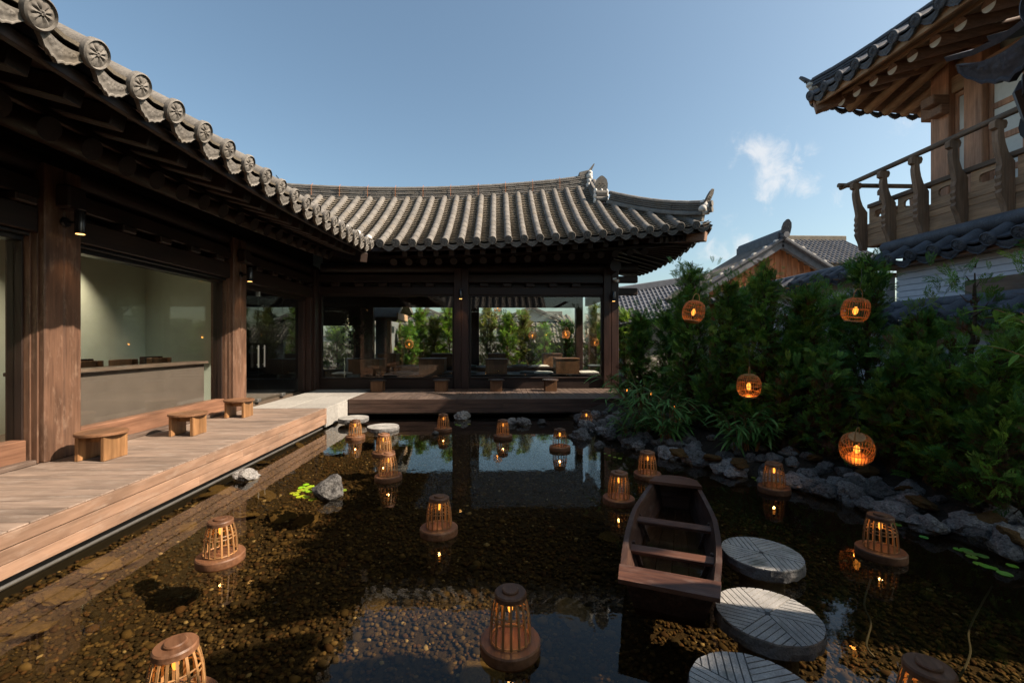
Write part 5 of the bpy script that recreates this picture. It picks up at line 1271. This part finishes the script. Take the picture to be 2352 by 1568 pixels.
# bamboo
def bamboo(lab, p, n, hgt, spread, seed, leafL=.17, pal=((.08, .19, .04), (.11, .24, .055), (.15, .29, .08))):
    r = np.random.default_rng(seed); t = thing('bamboo_plant', lab, 'plant', p, 'dwarf bamboo along the bank'); st = MB(); lf = MB()
    for i in range(n):
        az = r.uniform(0, 6.28); tilt = r.uniform(.1, 1.0) * spread; Hs = hgt * r.uniform(.55, 1.1); pts = []
        for q in np.linspace(0, 1, 7): pts.append(Vector((math.cos(az) * (tilt * q ** 1.7 * Hs) + .08 * math.cos(az), math.sin(az) * (tilt * q ** 1.7 * Hs) + .08 * math.sin(az), Hs * (q - .22 * spread * q ** 3))))
        st.tube(pts, [.006, .006, .005, .005, .004, .003, .002], 5, False)
        for k in range(2, 7):
            for _ in range(r.integers(2, 5)):
                a = az + r.uniform(-1.4, 1.4); d = Vector((math.cos(a), math.sin(a), r.uniform(-.5, .55))).normalized(); L = leafL * r.uniform(.6, 1.25); w = L * .085
                s = d.cross(Vector((0, 0, 1))).normalized(); b0 = pts[k] + Vector(r.normal(0, .012, 3)); dr = Vector((0, 0, -L * r.uniform(.05, .45)))
                c = np.array(pal[r.integers(0, len(pal))]) * r.uniform(.7, 1.25); u = Vector((0, 0, w * .35))
                V = [b0, b0 + d * L * .3 + s * w + dr * .12 + u, b0 + d * L * .3 + dr * .12, b0 + d * L * .3 - s * w + dr * .12 + u, b0 + d * L * .68 + s * w * .75 + dr * .5 + u, b0 + d * L * .68 + dr * .5, b0 + d * L * .68 - s * w * .75 + dr * .5 + u, b0 + d * L + dr]
                lf.add(V, [(0, 2, 1), (0, 3, 2), (1, 2, 5, 4), (2, 3, 6, 5), (4, 5, 7), (5, 6, 7)], None, tuple(c))
    st.build('stem', M['bamboo'], t); lf.build('leaves', M['bam'], t, smooth=True, kind='stuff')
for px, Y, n, hg, sp, sd_, L, lab in ((1478, 7.25, 30, 1.25, .75, 1, .23, 'big arching bamboo clump at the corner of the back deck'), (1530, 6.75, 20, .85, .8, 2, .23, 'bamboo clump drooping over the rocks left of the hedge'),
    (1448, 7.3, 9, .5, .9, 3, .19, 'small low bamboo at the left end of the rock bank'), (1700, 5.95, 18, .72, .6, 4, .21, 'upright bamboo below the lantern with the hoop handle'), (1728, 5.9, 9, .55, .7, 5, .2, 'thin bamboo sprigs right of the hoop lantern plant')):
    p = WY(px, 1000, Y); bamboo(lab, (p.x, Y, max(.05, ground_h(p.x, Y))), n, hg, sp, sd_, L)
p = WY(2330, 690, 3.1); bamboo('bright bamboo leaves reaching in at the right photo edge', (p.x + .38, 3.05, 1.35), 8, .75, 1.1, 9, .2, ((.12, .26, .03), (.16, .30, .05)))
st = MB(); st.tube([(p.x + .38, 3.05, .25), (p.x + .40, 3.05, .8), (p.x + .38, 3.05, 1.36)], .008, 6); o = st.build('bamboo_cane', M['bamboo'], [q for q in C.objects if q.name.startswith('bamboo_plant')][-1], world=True)
for px, Y, lab in ((1110, 17.2, 'bamboo shoots at the foot of the back hedge by the middle post'), (1225, 17.2, 'bamboo at the foot of the back hedge near the cream gable'), (1365, 17.0, 'bamboo outside the glass by the rear post')):
    p = WY(px, 840, Y); bamboo(lab, (p.x, Y, .2), 16, 1.0, .7, int(px), .2, ((.12, .24, .04), (.16, .28, .06), (.20, .30, .09)))

# ================================================================== ROCKS
import bmesh
def rock_mesh(seed, mat, flat=1.0, sub=3, amp=.34, rough=.6):
    bm = bmesh.new(); bmesh.ops.create_icosphere(bm, subdivisions=sub, radius=1); s = Vector((seed * 5.1, seed * 2.7, seed * 1.9))
    for v in bm.verts:
        d = v.co.normalized(); q = 1 + amp * noise.fractal(d * 1.2 + s, 1.0, 2.0, 2) + rough * (.16 * noise.noise(d * 3.6 + s) + .11 * noise.noise(d * 8 + s) - .30 * max(0, noise.noise(d * 2.6 + s * 1.7)))
        v.co = d * q; v.co.z *= flat; v.co.x *= 1.15
    me = bpy.data.meshes.new('rock'); bm.to_mesh(me); bm.free(); me.materials.append(mat); me.polygons.foreach_set('use_smooth', [True] * len(me.polygons)); me.set_sharp_from_angle(angle=R(14)); return me
ROCKS = [rock_mesh(k, M['rock'], .8, 3, .42, 1.0) for k in range(10)]
def rock(me, p, s, lab, group=None, cat='rock', name='rock', rz=None):
    o = put(name, me); o.location = p; o.scale = (s * random.uniform(.85, 1.2), s * random.uniform(.85, 1.15), s * random.uniform(.8, 1.1)); o.rotation_euler = (random.uniform(-.35, .35), random.uniform(-.35, .35), random.uniform(0, 6.28) if rz is None else rz); tag(o, lab, cat, group); return o
rr_ = random.Random(5)
y = 9.2; n_r = 0
while y > 1.6:
    for row, (dx, s0, s1) in enumerate(((.0, .075, .15), (.22, .06, .135), (.42, .05, .115), (.62, .045, .10))):
        if rr_.random() < (.97, .88, .7, .5)[row]:
            yy = y + rr_.uniform(-.06, .06); xx = bank_x(yy) + dx + rr_.uniform(-.09, .09); s = rr_.uniform(s0, s1) * (1.0 if y > 4 else 1.12)
            rock(ROCKS[rr_.randrange(10)], (xx, yy, ground_h(xx, yy) + s * (.30 if row else .12) + (.03 if row == 0 else 0)), s, ('larger ' if s > (.112, .097, .082, .072)[row] else 'smaller ') + 'grey rock ' + ('at the waterline ', 'midway up the bank ', 'at the back of the bank ', 'behind the bank, by the hedge, ')[row] + next(w for lim, w in ((8.1, 'beside the back deck'), (7.2, 'under the big bamboo clump'), (6.4, 'behind the bow of the boat'), (5.7, 'below the lantern with the hoop handle'), (5.05, 'behind the lantern right of the boat'), (4.4, 'left of the lowest wicker lantern'), (3.8, 'below the lowest wicker lantern'), (3.2, 'beside the large right-hand lantern'), (2.5, 'near the right photo edge'), (-9, 'beyond the right photo edge')) if yy > lim), 'rocks piled along the pond bank')
    y -= rr_.uniform(.125, .185)
for px, py, s, lab in ((568, 1098, .12, 'pale sunlit rock breaking the water beside the left deck'), (752, 1136, .15, 'grey pitted rock standing among the yellow lily pads'), (1060, 962, .15, 'pale rock standing in the water below the back deck'),
    (1175, 972, .11, 'low pair of stones in the water near the back deck, larger one'), (1203, 974, .12, 'knobbly rock just right of the low pair in the water'), (1243, 972, .09, 'small flat stone in the water left of the far right lantern'), (1335, 1006, .14, 'dark rock in the water left of the rock bank'), (1376, 1026, .08, 'small round stone under a cut cane by the rock bank'),
    (1000, 996, .06, 'tiny stone in the water left of a floating lantern')):
    p = Wz(px, py, 0.0); rock(ROCKS[n_r % 8], (p.x, p.y, s * .3), s, lab); n_r += 1
FL = [rock_mesh(20 + k, M['bed_rock'], .34, 3, .3) for k in range(5)]
for px, py, s, lab in ((45, 1462, .16, 'pale ochre stone under water at the left photo edge'), (135, 1392, .15, 'broad flat stone under water near the left deck'), (230, 1322, .15, 'ochre stone under water below the deck reflection'), (425, 1222, .11, 'small ochre slab under water near the nearest left lantern'),
    (470, 1165, .14, 'round mossy stone under water by the deck edge'), (505, 1148, .13, 'second mossy stone under water by the deck edge'), (600, 1085, .13, 'flat stone under water right of the sunlit rock'), (610, 1130, .15, 'ochre slab under water left of the lily pads'), (650, 1160, .18, 'largest flat slab under water by the lily pads'), (700, 1168, .15, 'dark edged slab under the lily pads'), (560, 1172, .16, 'brown slab under water right of the left lantern'),
    (525, 1140, .12, 'mossy pebble slab under water behind the left lantern'), (720, 1010, .13, 'mossy stone under water near the stone landing'), (690, 1040, .12, 'small stone under water near the stone landing'), (860, 1345, .14, 'greenish stone under water in the shade at centre'), (1330, 1370, .16, 'brown stone under water left of the boat'), (1110, 1500, .17, 'pale slab under water beside the centre lantern'), (1400, 1205, .15, 'greenish stone under water left of the boat'), (300, 1300, .1, 'ochre pebble slab near the deck reflection'), (60, 1560, .15, 'stone under water at the bottom left corner')):
    p = Wz(px, py, -.20); rock(FL[n_r % 5], (p.x, p.y, bed_h(p.x, p.y) + .01 + s * .06), s * .78, lab, 'flat stones lying under the water', 'stone', 'pond_stone'); n_r += 1
# moss cushions between the rocks
MO = [rock_mesh(40 + k, M['moss'], .5, 3, .4) for k in range(3)]
for i, (px, py, s, lab) in enumerate(((1636, 1040, .10, 'rusty moss on the bank below the bare-footed thuja'), (1700, 1052, .09, 'rusty moss tuft between rocks behind the boat'), (1990, 1090, .11, 'orange moss patch right below the lowest wicker lantern'), (2120, 1140, .11, 'orange moss on the rocks right of the lowest wicker lantern'), (2075, 1118, .07, 'small orange moss tuft among rocks'), (2270, 1180, .12, 'long orange moss strip among the rocks at right'), (1560, 1030, .09, 'brown moss under the drooping bamboo'), (1870, 1062, .08, 'brown moss under the hedge'), (2330, 1215, .10, 'orange moss at the right photo edge'))):
    p = Wz(px, py, .22); rock(MO[i % 3], (p.x, p.y, max(.1, ground_h(p.x, p.y)) + .06), s, lab, None, 'moss', 'moss_patch')

# ================================================================== FLOATING LANTERNS
def floating_lantern():
    t = thing('floating_lantern', 'x', 'lantern', (0, 0, 0), 'bamboo cage lanterns floating on the pond')
    b = MB(); b.lathe([(.150, -.012), (.163, -.010), (.167, .0), (.167, .049), (.161, .057), (.0, .059)], 40, cap=False); b.build('base', M['lan'], t, smooth=True)
    n = 16
    for k in range(n):
        a = 2 * math.pi * k / n; c, s = math.cos(a), math.sin(a); b = MB(); pts = [(.111, .060), (.110, .125), (.104, .20), (.093, .255), (.083, .287)]; V = []; f = []
        for r_, z in pts:
            for w, q in ((-.006, 0), (.006, 0), (.006, .004), (-.006, .004)): V.append(((r_ + q) * c - w * s, (r_ + q) * s + w * c, z))
        for i in range(4):
            for j in range(4): f.append((i * 4 + j, i * 4 + (j + 1) % 4, (i + 1) * 4 + (j + 1) % 4, (i + 1) * 4 + j))
        f += [(0, 1, 2, 3), (19, 18, 17, 16)]; b.add(V, f); b.build('slat', M['bamboo'], t)
    for r_, z in ((.110, .067), (.102, .19), (.099, .215)):
        b = MB(); V = [(r_ * math.cos(2 * math.pi * k / 28), r_ * math.sin(2 * math.pi * k / 28), z) for k in range(29)]; b.tube(V, .0045, 6, False); b.build('hoop', M['bamboo'], t, smooth=True)
    b = MB(); b.lathe([(.084, .285), (.089, .288), (.089, .312), (.083, .320), (.046, .3202), (.046, .329), (.041, .334), (.0, .3345)], 36, cap=False); b.build('lid', M['lan'], t, smooth=True)
    b = MB(); b.lathe([(.014, .285), (.014, .265)], 10); b.build('lamp_holder', M['black'], t)
    b = MB(); b.lathe([(.008, .265), (.013, .25), (.014, .225), (.009, .208), (.0, .203)], 14, cap=False); bl = b.build('bulb', M['bulb'], t, smooth=True)
    b = MB(); b.lathe([(.004, .255), (.0045, .21)], 6); 
    for dx in (-.0205, .0205): pass
    b.build('filament', M['filament'], bl)
    return t
fl = floating_lantern()
LAN = [((816, 999), 'floating lantern in front of the two back millstones, its base sunlit'), ((881, 1036), 'floating lantern partly covered by another one, left of centre'), ((892, 1089), 'floating lantern overlapping the one behind it, left of centre'),
       ((1018, 982), 'floating lantern beside the pale rock below the back deck'), ((1155, 998), 'floating lantern far out, right of the pale rock'), ((1286, 1023), 'floating lantern in the bright window reflection'), ((1347, 973), 'farthest floating lantern near the bamboo corner'),
       ((1487, 1084), 'floating lantern just behind the bow of the boat'), ((1421, 1140), 'floating lantern left of the bow of the boat'), ((1778, 1115), 'floating lantern in front of the rock bank right of the boat'), ((2023, 1258), 'large floating lantern at right beside the lily pads'),
       ((1008, 1208), 'floating lantern alone in the dark middle of the pond'), ((507, 1269), 'floating lantern in the deck reflection at left'), ((1172, 1464), 'nearest floating lantern at the bottom centre'), ((403.5, 1479, .32), 'floating lantern cut off by the bottom left of the photo'), ((2137, 1529, .32), 'floating lantern cut off at the bottom right, only its lid showing')]
kids = children_of()
for i, (q, lab) in enumerate(LAN):
    o = fl if i == 0 else copy_tree(fl, kids); p = Wz(q[0], q[1], q[2] if len(q) > 2 else .06)
    o.location = (p.x, p.y, 0.0); o.rotation_euler = (random.uniform(-.015, .015), random.uniform(-.015, .015), random.uniform(0, 6.28)); o['label'] = lab
    l = bpy.data.lights.new('lamp_light', 'POINT'); l.energy = .2; l.color = (1, .48, .14); l.shadow_soft_size = .015
    lo = bpy.data.objects.new('lamp_light', l); C.objects.link(lo); lo.parent = o; lo.location = (0, 0, .19)

# hanging wicker lanterns
def wicker(lab, p, tilt, s=1.0):
    t = thing('wicker_lantern', lab, 'lantern', p, 'round wicker lanterns hung in the hedge'); t.rotation_euler = tilt
    prof = [(.075, .165), (.115, .155), (.150, .115), (.168, .05), (.170, -.02), (.160, -.09), (.135, -.135), (.10, -.155)]
    n = 32
    for k in range(n):
        a = 2 * math.pi * k / n; b = MB(); b.tube([(r_ * s * math.cos(a), r_ * s * math.sin(a), z * s) for r_, z in prof], .0036 * s, 5, False); b.build('rib', M['rattan'], t)
    for r_, z in ((.171, .02), (.155, -.10), (.142, .125)):
        b = MB(); b.tube([(r_ * s * math.cos(2 * math.pi * k / 30), r_ * s * math.sin(2 * math.pi * k / 30), z * s) for k in range(31)], .005 * s, 6, False); b.build('hoop', M['rattan'], t, smooth=True)
    b = MB(); b.lathe([(.055 * s, .160 * s), (.080 * s, .160 * s), (.082 * s, .178 * s), (.055 * s, .178 * s)], 24); b.build('rim', M['rattan'], t, smooth=True); b = MB(); b.lathe([(.09 * s, -.152 * s), (.115 * s, -.152 * s), (.118 * s, -.170 * s), (.06 * s, -.170 * s)], 24); b.build('base_ring', M['rattan'], t, smooth=True)
    b = MB(); b.tube([(.065 * s * math.cos(a), 0, (.175 + .13 * math.sin(a) ** .7) * s) for a in [math.pi * k / 14 for k in range(15)]], .006 * s, 6); b.build('handle', M['rattan'], t, smooth=True)
    b = MB(); b.tube([(0, 0, .30 * s), (.01, 0, .42 * s), (.0, .02, .60 * s)], .003, 5); b.build('cord', M['cable'], t)
    b = MB(); b.lathe([(.012, .04), (.026, .015), (.028, -.02), (.018, -.05), (.0, -.058)], 14, cap=False); bl = b.build('bulb', M['bulb'], t, smooth=True)
    b = MB(); b.lathe([(.008, .02), (.008, -.035)], 6); b.build('filament', M['filament'], bl)
    l = bpy.data.lights.new('lamp_light', 'POINT'); l.energy = .6 * s; l.color = (1, .33, .05); l.shadow_soft_size = .03
    lo = bpy.data.objects.new('lamp_light', l); C.objects.link(lo); lo.parent = t; lo.location = (0, 0, -.085)
for (x, y, dep, tl, lab) in ((1593, 716, 6.45, (0, .25, .3), 'highest wicker lantern, hung in the tall feathery thuja'), (1965, 712, 5.35, (.1, .1, 0), 'wicker lantern on the thuja below the tile-capped wall'), (1720, 886, 5.75, (0, -.15, 1.2), 'wicker lantern with a tall hoop handle above the bamboo'), (1968, 1030, 4.55, (.2, -.5, .5), 'lowest wicker lantern, tipped over on the rocks')):
    p = Wd(x, y, dep); wicker(lab, p, tl, {1968: .88, 1593: .9}.get(x, .84))
for (x, y, Y, lab) in ((1223, 875 - 105, 17.9, 'wicker lantern glowing in the right back hedge, left one'), (1300, 768, 17.9, 'wicker lantern glowing in the dark back thuja'), (1366, 786, 17.4, 'wicker lantern glowing behind the rear post'), (1143, 706, 18.2, 'wicker lantern high in the back hedge by the middle post'), (940, 790, 17.8, 'small wicker lantern glowing in the left back hedge')):
    wicker(lab, WY(x, y, Y), (0, .1, 0), .95)
# little garden lights among the leaves
for i, (x, y, dep, lab) in enumerate(((1549, 936, 6.9, 'tiny warm garden light low in the bamboo clump'), (1561, 966, 6.8, 'tiny warm garden light at the foot of the feathery thuja'), (1440, 897, 7.3, 'tiny warm garden light in the big bamboo clump'), (1495, 905, 7.2, 'tiny reddish garden light deep in the bamboo'), (1688, 724, 6.9, 'tiny warm light high in the browning thuja'))):
    t = thing('garden_light', lab, 'light', Wd(x, y, dep)); b = MB(); b.lathe([(.006, .025), (.008, .0), (.0, -.014)], 10); b.build('bulb', M['bulb'], t, smooth=True); b = MB(); b.lathe([(.010, .031), (.012, .06)], 10); b.build('cap', M['black'], t)

# ================================================================== BOAT
def boat():
    t = thing('wooden_boat', 'small old brown wooden rowing boat with plank seats moored by the millstones', 'boat', (1.02, 2.60, -.03), rz=-math.atan2(.84, 1.93))
    L = 2.05; ns = 13
    def sec(q):            # half width at gunwale, at bottom, gunwale z, bottom z
        hw = .25 + .08 * math.sin(math.pi * min(1, q * .92 + .06)) - .07 * max(0, q - .62) / .38
        return hw, hw * .74, .235 + .07 * (2 * q - .9) ** 2, -.06 + .10 * max(0, q - .75) ** 1.3 * 4 + .03 * (1 - q)
    def side(sg, lo, hi, th, name, mat, y0=.0, y1=1.0, out=0.0):
        b = MB(); V = []; f = []
        for i in range(ns):
            q = y0 + (y1 - y0) * i / (ns - 1); hw, hb, zg, zb = sec(q)
            for (s, o) in ((lo, 0), (hi, 0), (hi, -th), (lo, -th)):
                x = hb + (hw - hb) * s + o + out; V.append((sg * x, q * L + .165 * (1 - min(1, s)) * max(0, 1 - 3 * q), zb + (zg - zb) * s))
        for i in range(ns - 1):
            for j in range(4): f.append((i * 4 + j, i * 4 + (j + 1) % 4, (i + 1) * 4 + (j + 1) % 4, (i + 1) * 4 + j))
        f += [(0, 1, 2, 3), ((ns - 1) * 4 + 3, (ns - 1) * 4 + 2, (ns - 1) * 4 + 1, (ns - 1) * 4)]
        b.add(V, f); return b.build(name, mat, t)
    for sg in (-1, 1):
        side(sg, 0, .48, .022, 'hull_plank', M['boat']); side(sg, .485, .97, .022, 'hull_plank', M['boat'])
        side(sg, .972, 1.04, .038, 'gunwale', M['boat'], .012, .90, .012)
    for k in range(4):
        b = MB(); V = []; f = []
        for i in range(ns):
            q = i / (ns - 1); hw, hb, zg, zb = sec(q); w = 2 * hb / 4; xa = -hb + w * k + .003; xb = xa + w - .006
            yq = q * L + .165 * max(0, 1 - 3 * q); V += [(xa, yq, zb), (xb, yq, zb), (xb, yq, zb + .02), (xa, yq, zb + .02)]
        for i in range(ns - 1):
            for j in range(4): f.append((i * 4 + j, i * 4 + (j + 1) % 4, (i + 1) * 4 + (j + 1) % 4, (i + 1) * 4 + j))
        f += [(0, 1, 2, 3), ((ns - 1) * 4 + 3, (ns - 1) * 4 + 2, (ns - 1) * 4 + 1, (ns - 1) * 4)]; b.add(V, f); b.build('floor_board', M['boat'], t)
    for q in (.30, .58):
        hw, hb, zg, zb = sec(q); b = MB(); b.box(-hw + .022, hw - .022, q * L - .055, q * L + .055, zg - .075, zg - .045, .005); b.build('thwart', M['boat_x'], t)
        for sg in (-1, 1): b = MB(); b.beam((sg * (hb - .035), q * L + .09, zb + .02), (sg * (hw - .04), q * L + .09, zg - .04), .03, .03, .004); b.build('rib', M['boat'], t)
    hw, hb, zg, zb = sec(0); b = MB(); b.add([(-hw, 0, zg), (-hb, .16, zb), (hb, .16, zb), (hw, 0, zg), (-hw, .022, zg), (-hb, .182, zb), (hb, .182, zb), (hw, .022, zg)], [(0, 1, 2, 3), (7, 6, 5, 4), (0, 4, 5, 1), (1, 5, 6, 2), (2, 6, 7, 3), (3, 7, 4, 0)]); b.build('transom', M['boat'], t)
    b = MB(); b.prism([(-hw - .012, -.10), (hw + .012, -.10), (hw + .03, .09), (-hw - .03, .09)], zg - .006, zg + .020, 'z'); b.build('stern_seat', M['boat_x'], t)
    hw, hb, zg, zb = sec(1); b = MB(); b.prism([(-hw, zg), (-hb, zb), (hb, zb), (hw, zg)], L - .02, L + .004, 'y'); b.build('bow_board', M['boat_x'], t)
    h2 = sec(.90)[0]; b = MB(); b.prism([(-h2 - .018, .895 * L), (-hw - .015, L - .03), (-hw * .7, L + .035), (-hw * .3, L + .062), (hw * .3, L + .062), (hw * .7, L + .035), (hw + .015, L - .03), (h2 + .018, .895 * L)], zg - .012, zg + .016, 'z'); b.build('bow_deck', M['boat_x'], t)
boat()

# ================================================================== MILLSTONES
def clip(poly, nx, ny, c):
    outp = []
    for i in range(len(poly)):
        a, b_ = poly[i], poly[(i + 1) % len(poly)]; da, db = nx * a[0] + ny * a[1] - c, nx * b_[0] + ny * b_[1] - c
        if da >= 0: outp.append(a)
        if (da >= 0) != (db >= 0): q = da / (da - db); outp.append((a[0] + (b_[0] - a[0]) * q, a[1] + (b_[1] - a[1]) * q))
    return outp
def millstone(lab, p, r, rz, th=.10, pitch=.036):
    t = thing('millstone', lab, 'millstone', p, 'millstone stepping stones', rz); rr = random.Random(lab)
    b = MB(); n = 64; V = []; f = []
    for (q, z) in ((.90, -th), (.985, -th * .8), (1.0, -th * .45), (.985, -.012)):
        for k in range(n):
            a = 2 * math.pi * k / n; w = 1 + (.06 * noise.noise(Vector((math.cos(a) * 5, math.sin(a) * 5, z * 22))) if q < .99 or z < -.02 else 0); V.append((r * q * w * math.cos(a), r * q * w * math.sin(a), z))
    for i in range(3):
        for k in range(n): k2 = (k + 1) % n; f.append((i * n + k, i * n + k2, (i + 1) * n + k2, (i + 1) * n + k))
    f.append(tuple(range(n))[::-1]); b.add(V, f); b.build('stone_side', M['mill_side'], t)
    b = MB(); b.lathe([(.978 * r, -.0125), (.978 * r, -.0085)], 64); b.build('groove_bed', M['mill_side'], t)
    wv = [(.982 + .02 * noise.noise(Vector((math.cos(2 * math.pi * k / 72) * 6, math.sin(2 * math.pi * k / 72) * 6, r * 50 + p[0])))) * r for k in range(72)]; circ = [(wv[k] * math.cos(2 * math.pi * k / 72), wv[k] * math.sin(2 * math.pi * k / 72)) for k in range(72)]
    b = MB(); g = .0042
    for s in range(6):
        a0 = 2 * math.pi * s / 6; a1 = a0 + math.pi / 3
        n0 = (-math.sin(a0), math.cos(a0)); n1 = (math.sin(a1), -math.cos(a1)); k = 0
        while k * pitch < r:
            c0, c1 = k * pitch + g * .7, (k + 1) * pitch - g * .7 + rr.uniform(-.002, .002)
            pl = clip(clip(clip(circ, *n0, c0), -n0[0], -n0[1], -c1), *n1, g)
            k += 1
            if len(pl) < 3: continue
            m = len(pl); V = [(x, y_, -.011) for x, y_ in pl] + [(x, y_, 0) for x, y_ in pl]; f = [tuple(m + i for i in range(m))] + [(i, (i + 1) % m, m + (i + 1) % m, m + i) for i in range(m)]; b.add(V, f)
    b.build('dressed_top', M['mill'], t)
    b = MB(); b.lathe([(r * .55, -th - .42), (r * .55, -th)], 24); b.build('pedestal', M['mill_side'], t)
    b = MB(); b.lathe([(.017, -.006), (.017, .0015)], 12); b.build('centre_hole', M['liner'], t)
for x, y, z, r, rz, th, lab in ((1749, 1268, .10, .28, .35, .10, 'grooved round millstone right of the boat, farthest of the near three'), (1763, 1408, .10, .285, .55, .10, 'middle near millstone, half sunlit, beside the stern of the boat'), (1738, 1596, .10, .29, .2, .10, 'nearest millstone cut off by the bottom edge'),
    (812, 958, .14, .30, .1, .10, 'pale sunlit millstone at the corner of the stone landing'), (880, 978, .07, .30, .4, .09, 'millstone in the water behind the pair of floating lanterns')):
    p = Wz(x, y, z); millstone(lab, (p.x, p.y, z), r, rz, th)

# ================================================================== WATER LILIES, CABLES
def lily(lab, pads):
    t = thing('water_lily', lab, 'plant', (*pads[0][:2], 0.004), 'water lilies'); rr = random.Random(lab)
    for (x, y, s, c) in pads:
        b = MB(); V = [(0, 0, 0)]; a0 = rr.uniform(0, 6.28)
        for k in range(15): a = a0 + .18 + (6.283 - .36) * k / 14; V.append((s * math.cos(a), s * 1.08 * math.sin(a), .0015 * math.sin(k * 2.1)))
        n = len(V); V2 = V + [(v[0], v[1], v[2] - .003) for v in V]
        b.add(V2, [(0, k, k + 1) for k in range(1, 15)] + [(n, n + k + 1, n + k) for k in range(1, 15)] + [(k, n + k, n + k + 1, k + 1) for k in range(1, 15)], None, c)
        o = b.build('leaf', M['lily'], t); o.location = (x - t.location.x, y - t.location.y, .002)
def cluster(lab, pts, c, s0, s1):
    rr = random.Random(lab); lily(lab, [(*Wz(px, py, 0)[:2], rr.uniform(s0, s1), tuple(k * rr.uniform(.75, 1.25) for k in c)) for px, py in pts])
cluster('cluster of bright yellow-green lily pads beside the grey pitted rock', [(693, 1120), (707, 1120), (700, 1126), (714, 1117), (703, 1113), (721, 1123), (708, 1129), (690, 1126), (727, 1118), (716, 1130), (680, 1136), (688, 1141), (697, 1139), (704, 1142), (718, 1147), (672, 1133), (684, 1131)], (.30, .40, .02), .028, .042)
cluster('few green lily pads at the right side of the grey pitted rock', [(778, 1122), (788, 1126), (780, 1130), (772, 1118)], (.16, .28, .03), .03, .045)
cluster('green lily pads floating right of the large right-hand lantern', [(2062, 1193), (2072, 1197), (2080, 1200), (2092, 1203), (2104, 1207), (2115, 1212), (2123, 1218), (2108, 1213), (2060, 1205), (2100, 1193), (2112, 1196), (2122, 1234)], (.10, .24, .04), .025, .04)
cluster('green lily pads near the right photo edge below the rocks', [(2201, 1262), (2220, 1264), (2230, 1271), (2232, 1279), (2255, 1277), (2250, 1296), (2265, 1301), (2280, 1305), (2308, 1318), (2325, 1300)], (.12, .26, .04), .03, .045)
cluster('tiny lily pads in the shade behind the boat', [(1620, 1068), (1645, 1078), (1656, 1083), (1632, 1072), (1730, 1097), (1738, 1103), (1748, 1099), (1742, 1092)], (.20, .32, .03), .02, .03)
cluster('tiny lily pads by the pale rock below the back deck', [(1048, 975), (1056, 977), (1077, 974)], (.24, .36, .03), .03, .04)
cluster('tiny lily pads right of the window reflection', [(1400, 1046), (1412, 1050), (1424, 1053), (1390, 1042)], (.20, .32, .03), .02, .03)
def cable(lab, pts, z0=-.30):
    P = [Wz(x, y, z) for x, y, z in pts]; Q = []
    for i in range(len(P) - 1):
        p0, p1, p2, p3 = P[max(i - 1, 0)], P[i], P[i + 1], P[min(i + 2, len(P) - 1)]
        for k in range(8):
            u = k / 8; Q.append(.5 * ((2 * p1) + (p2 - p0) * u + (2 * p0 - 5 * p1 + 4 * p2 - p3) * u * u + (3 * p1 - p0 - 3 * p2 + p3) * u ** 3))
    b = MB(); b.tube(Q, .006, 6); o = b.build('cable', M['cable'], smooth=True); tag(o, lab, 'cable')
cable('grey power cable snaking under the water at bottom right', [(2285, 1335, -.2), (2250, 1395, -.2), (2225, 1450, -.18), (2228, 1500, -.15), (2200, 1560, -.1), (2150, 1620, -.05)])
cable('power cable under the water below the large right-hand lantern', [(2000, 1330, -.06), (1985, 1385, -.15), (2000, 1430, -.2), (1990, 1480, -.22), (2010, 1510, -.25)])
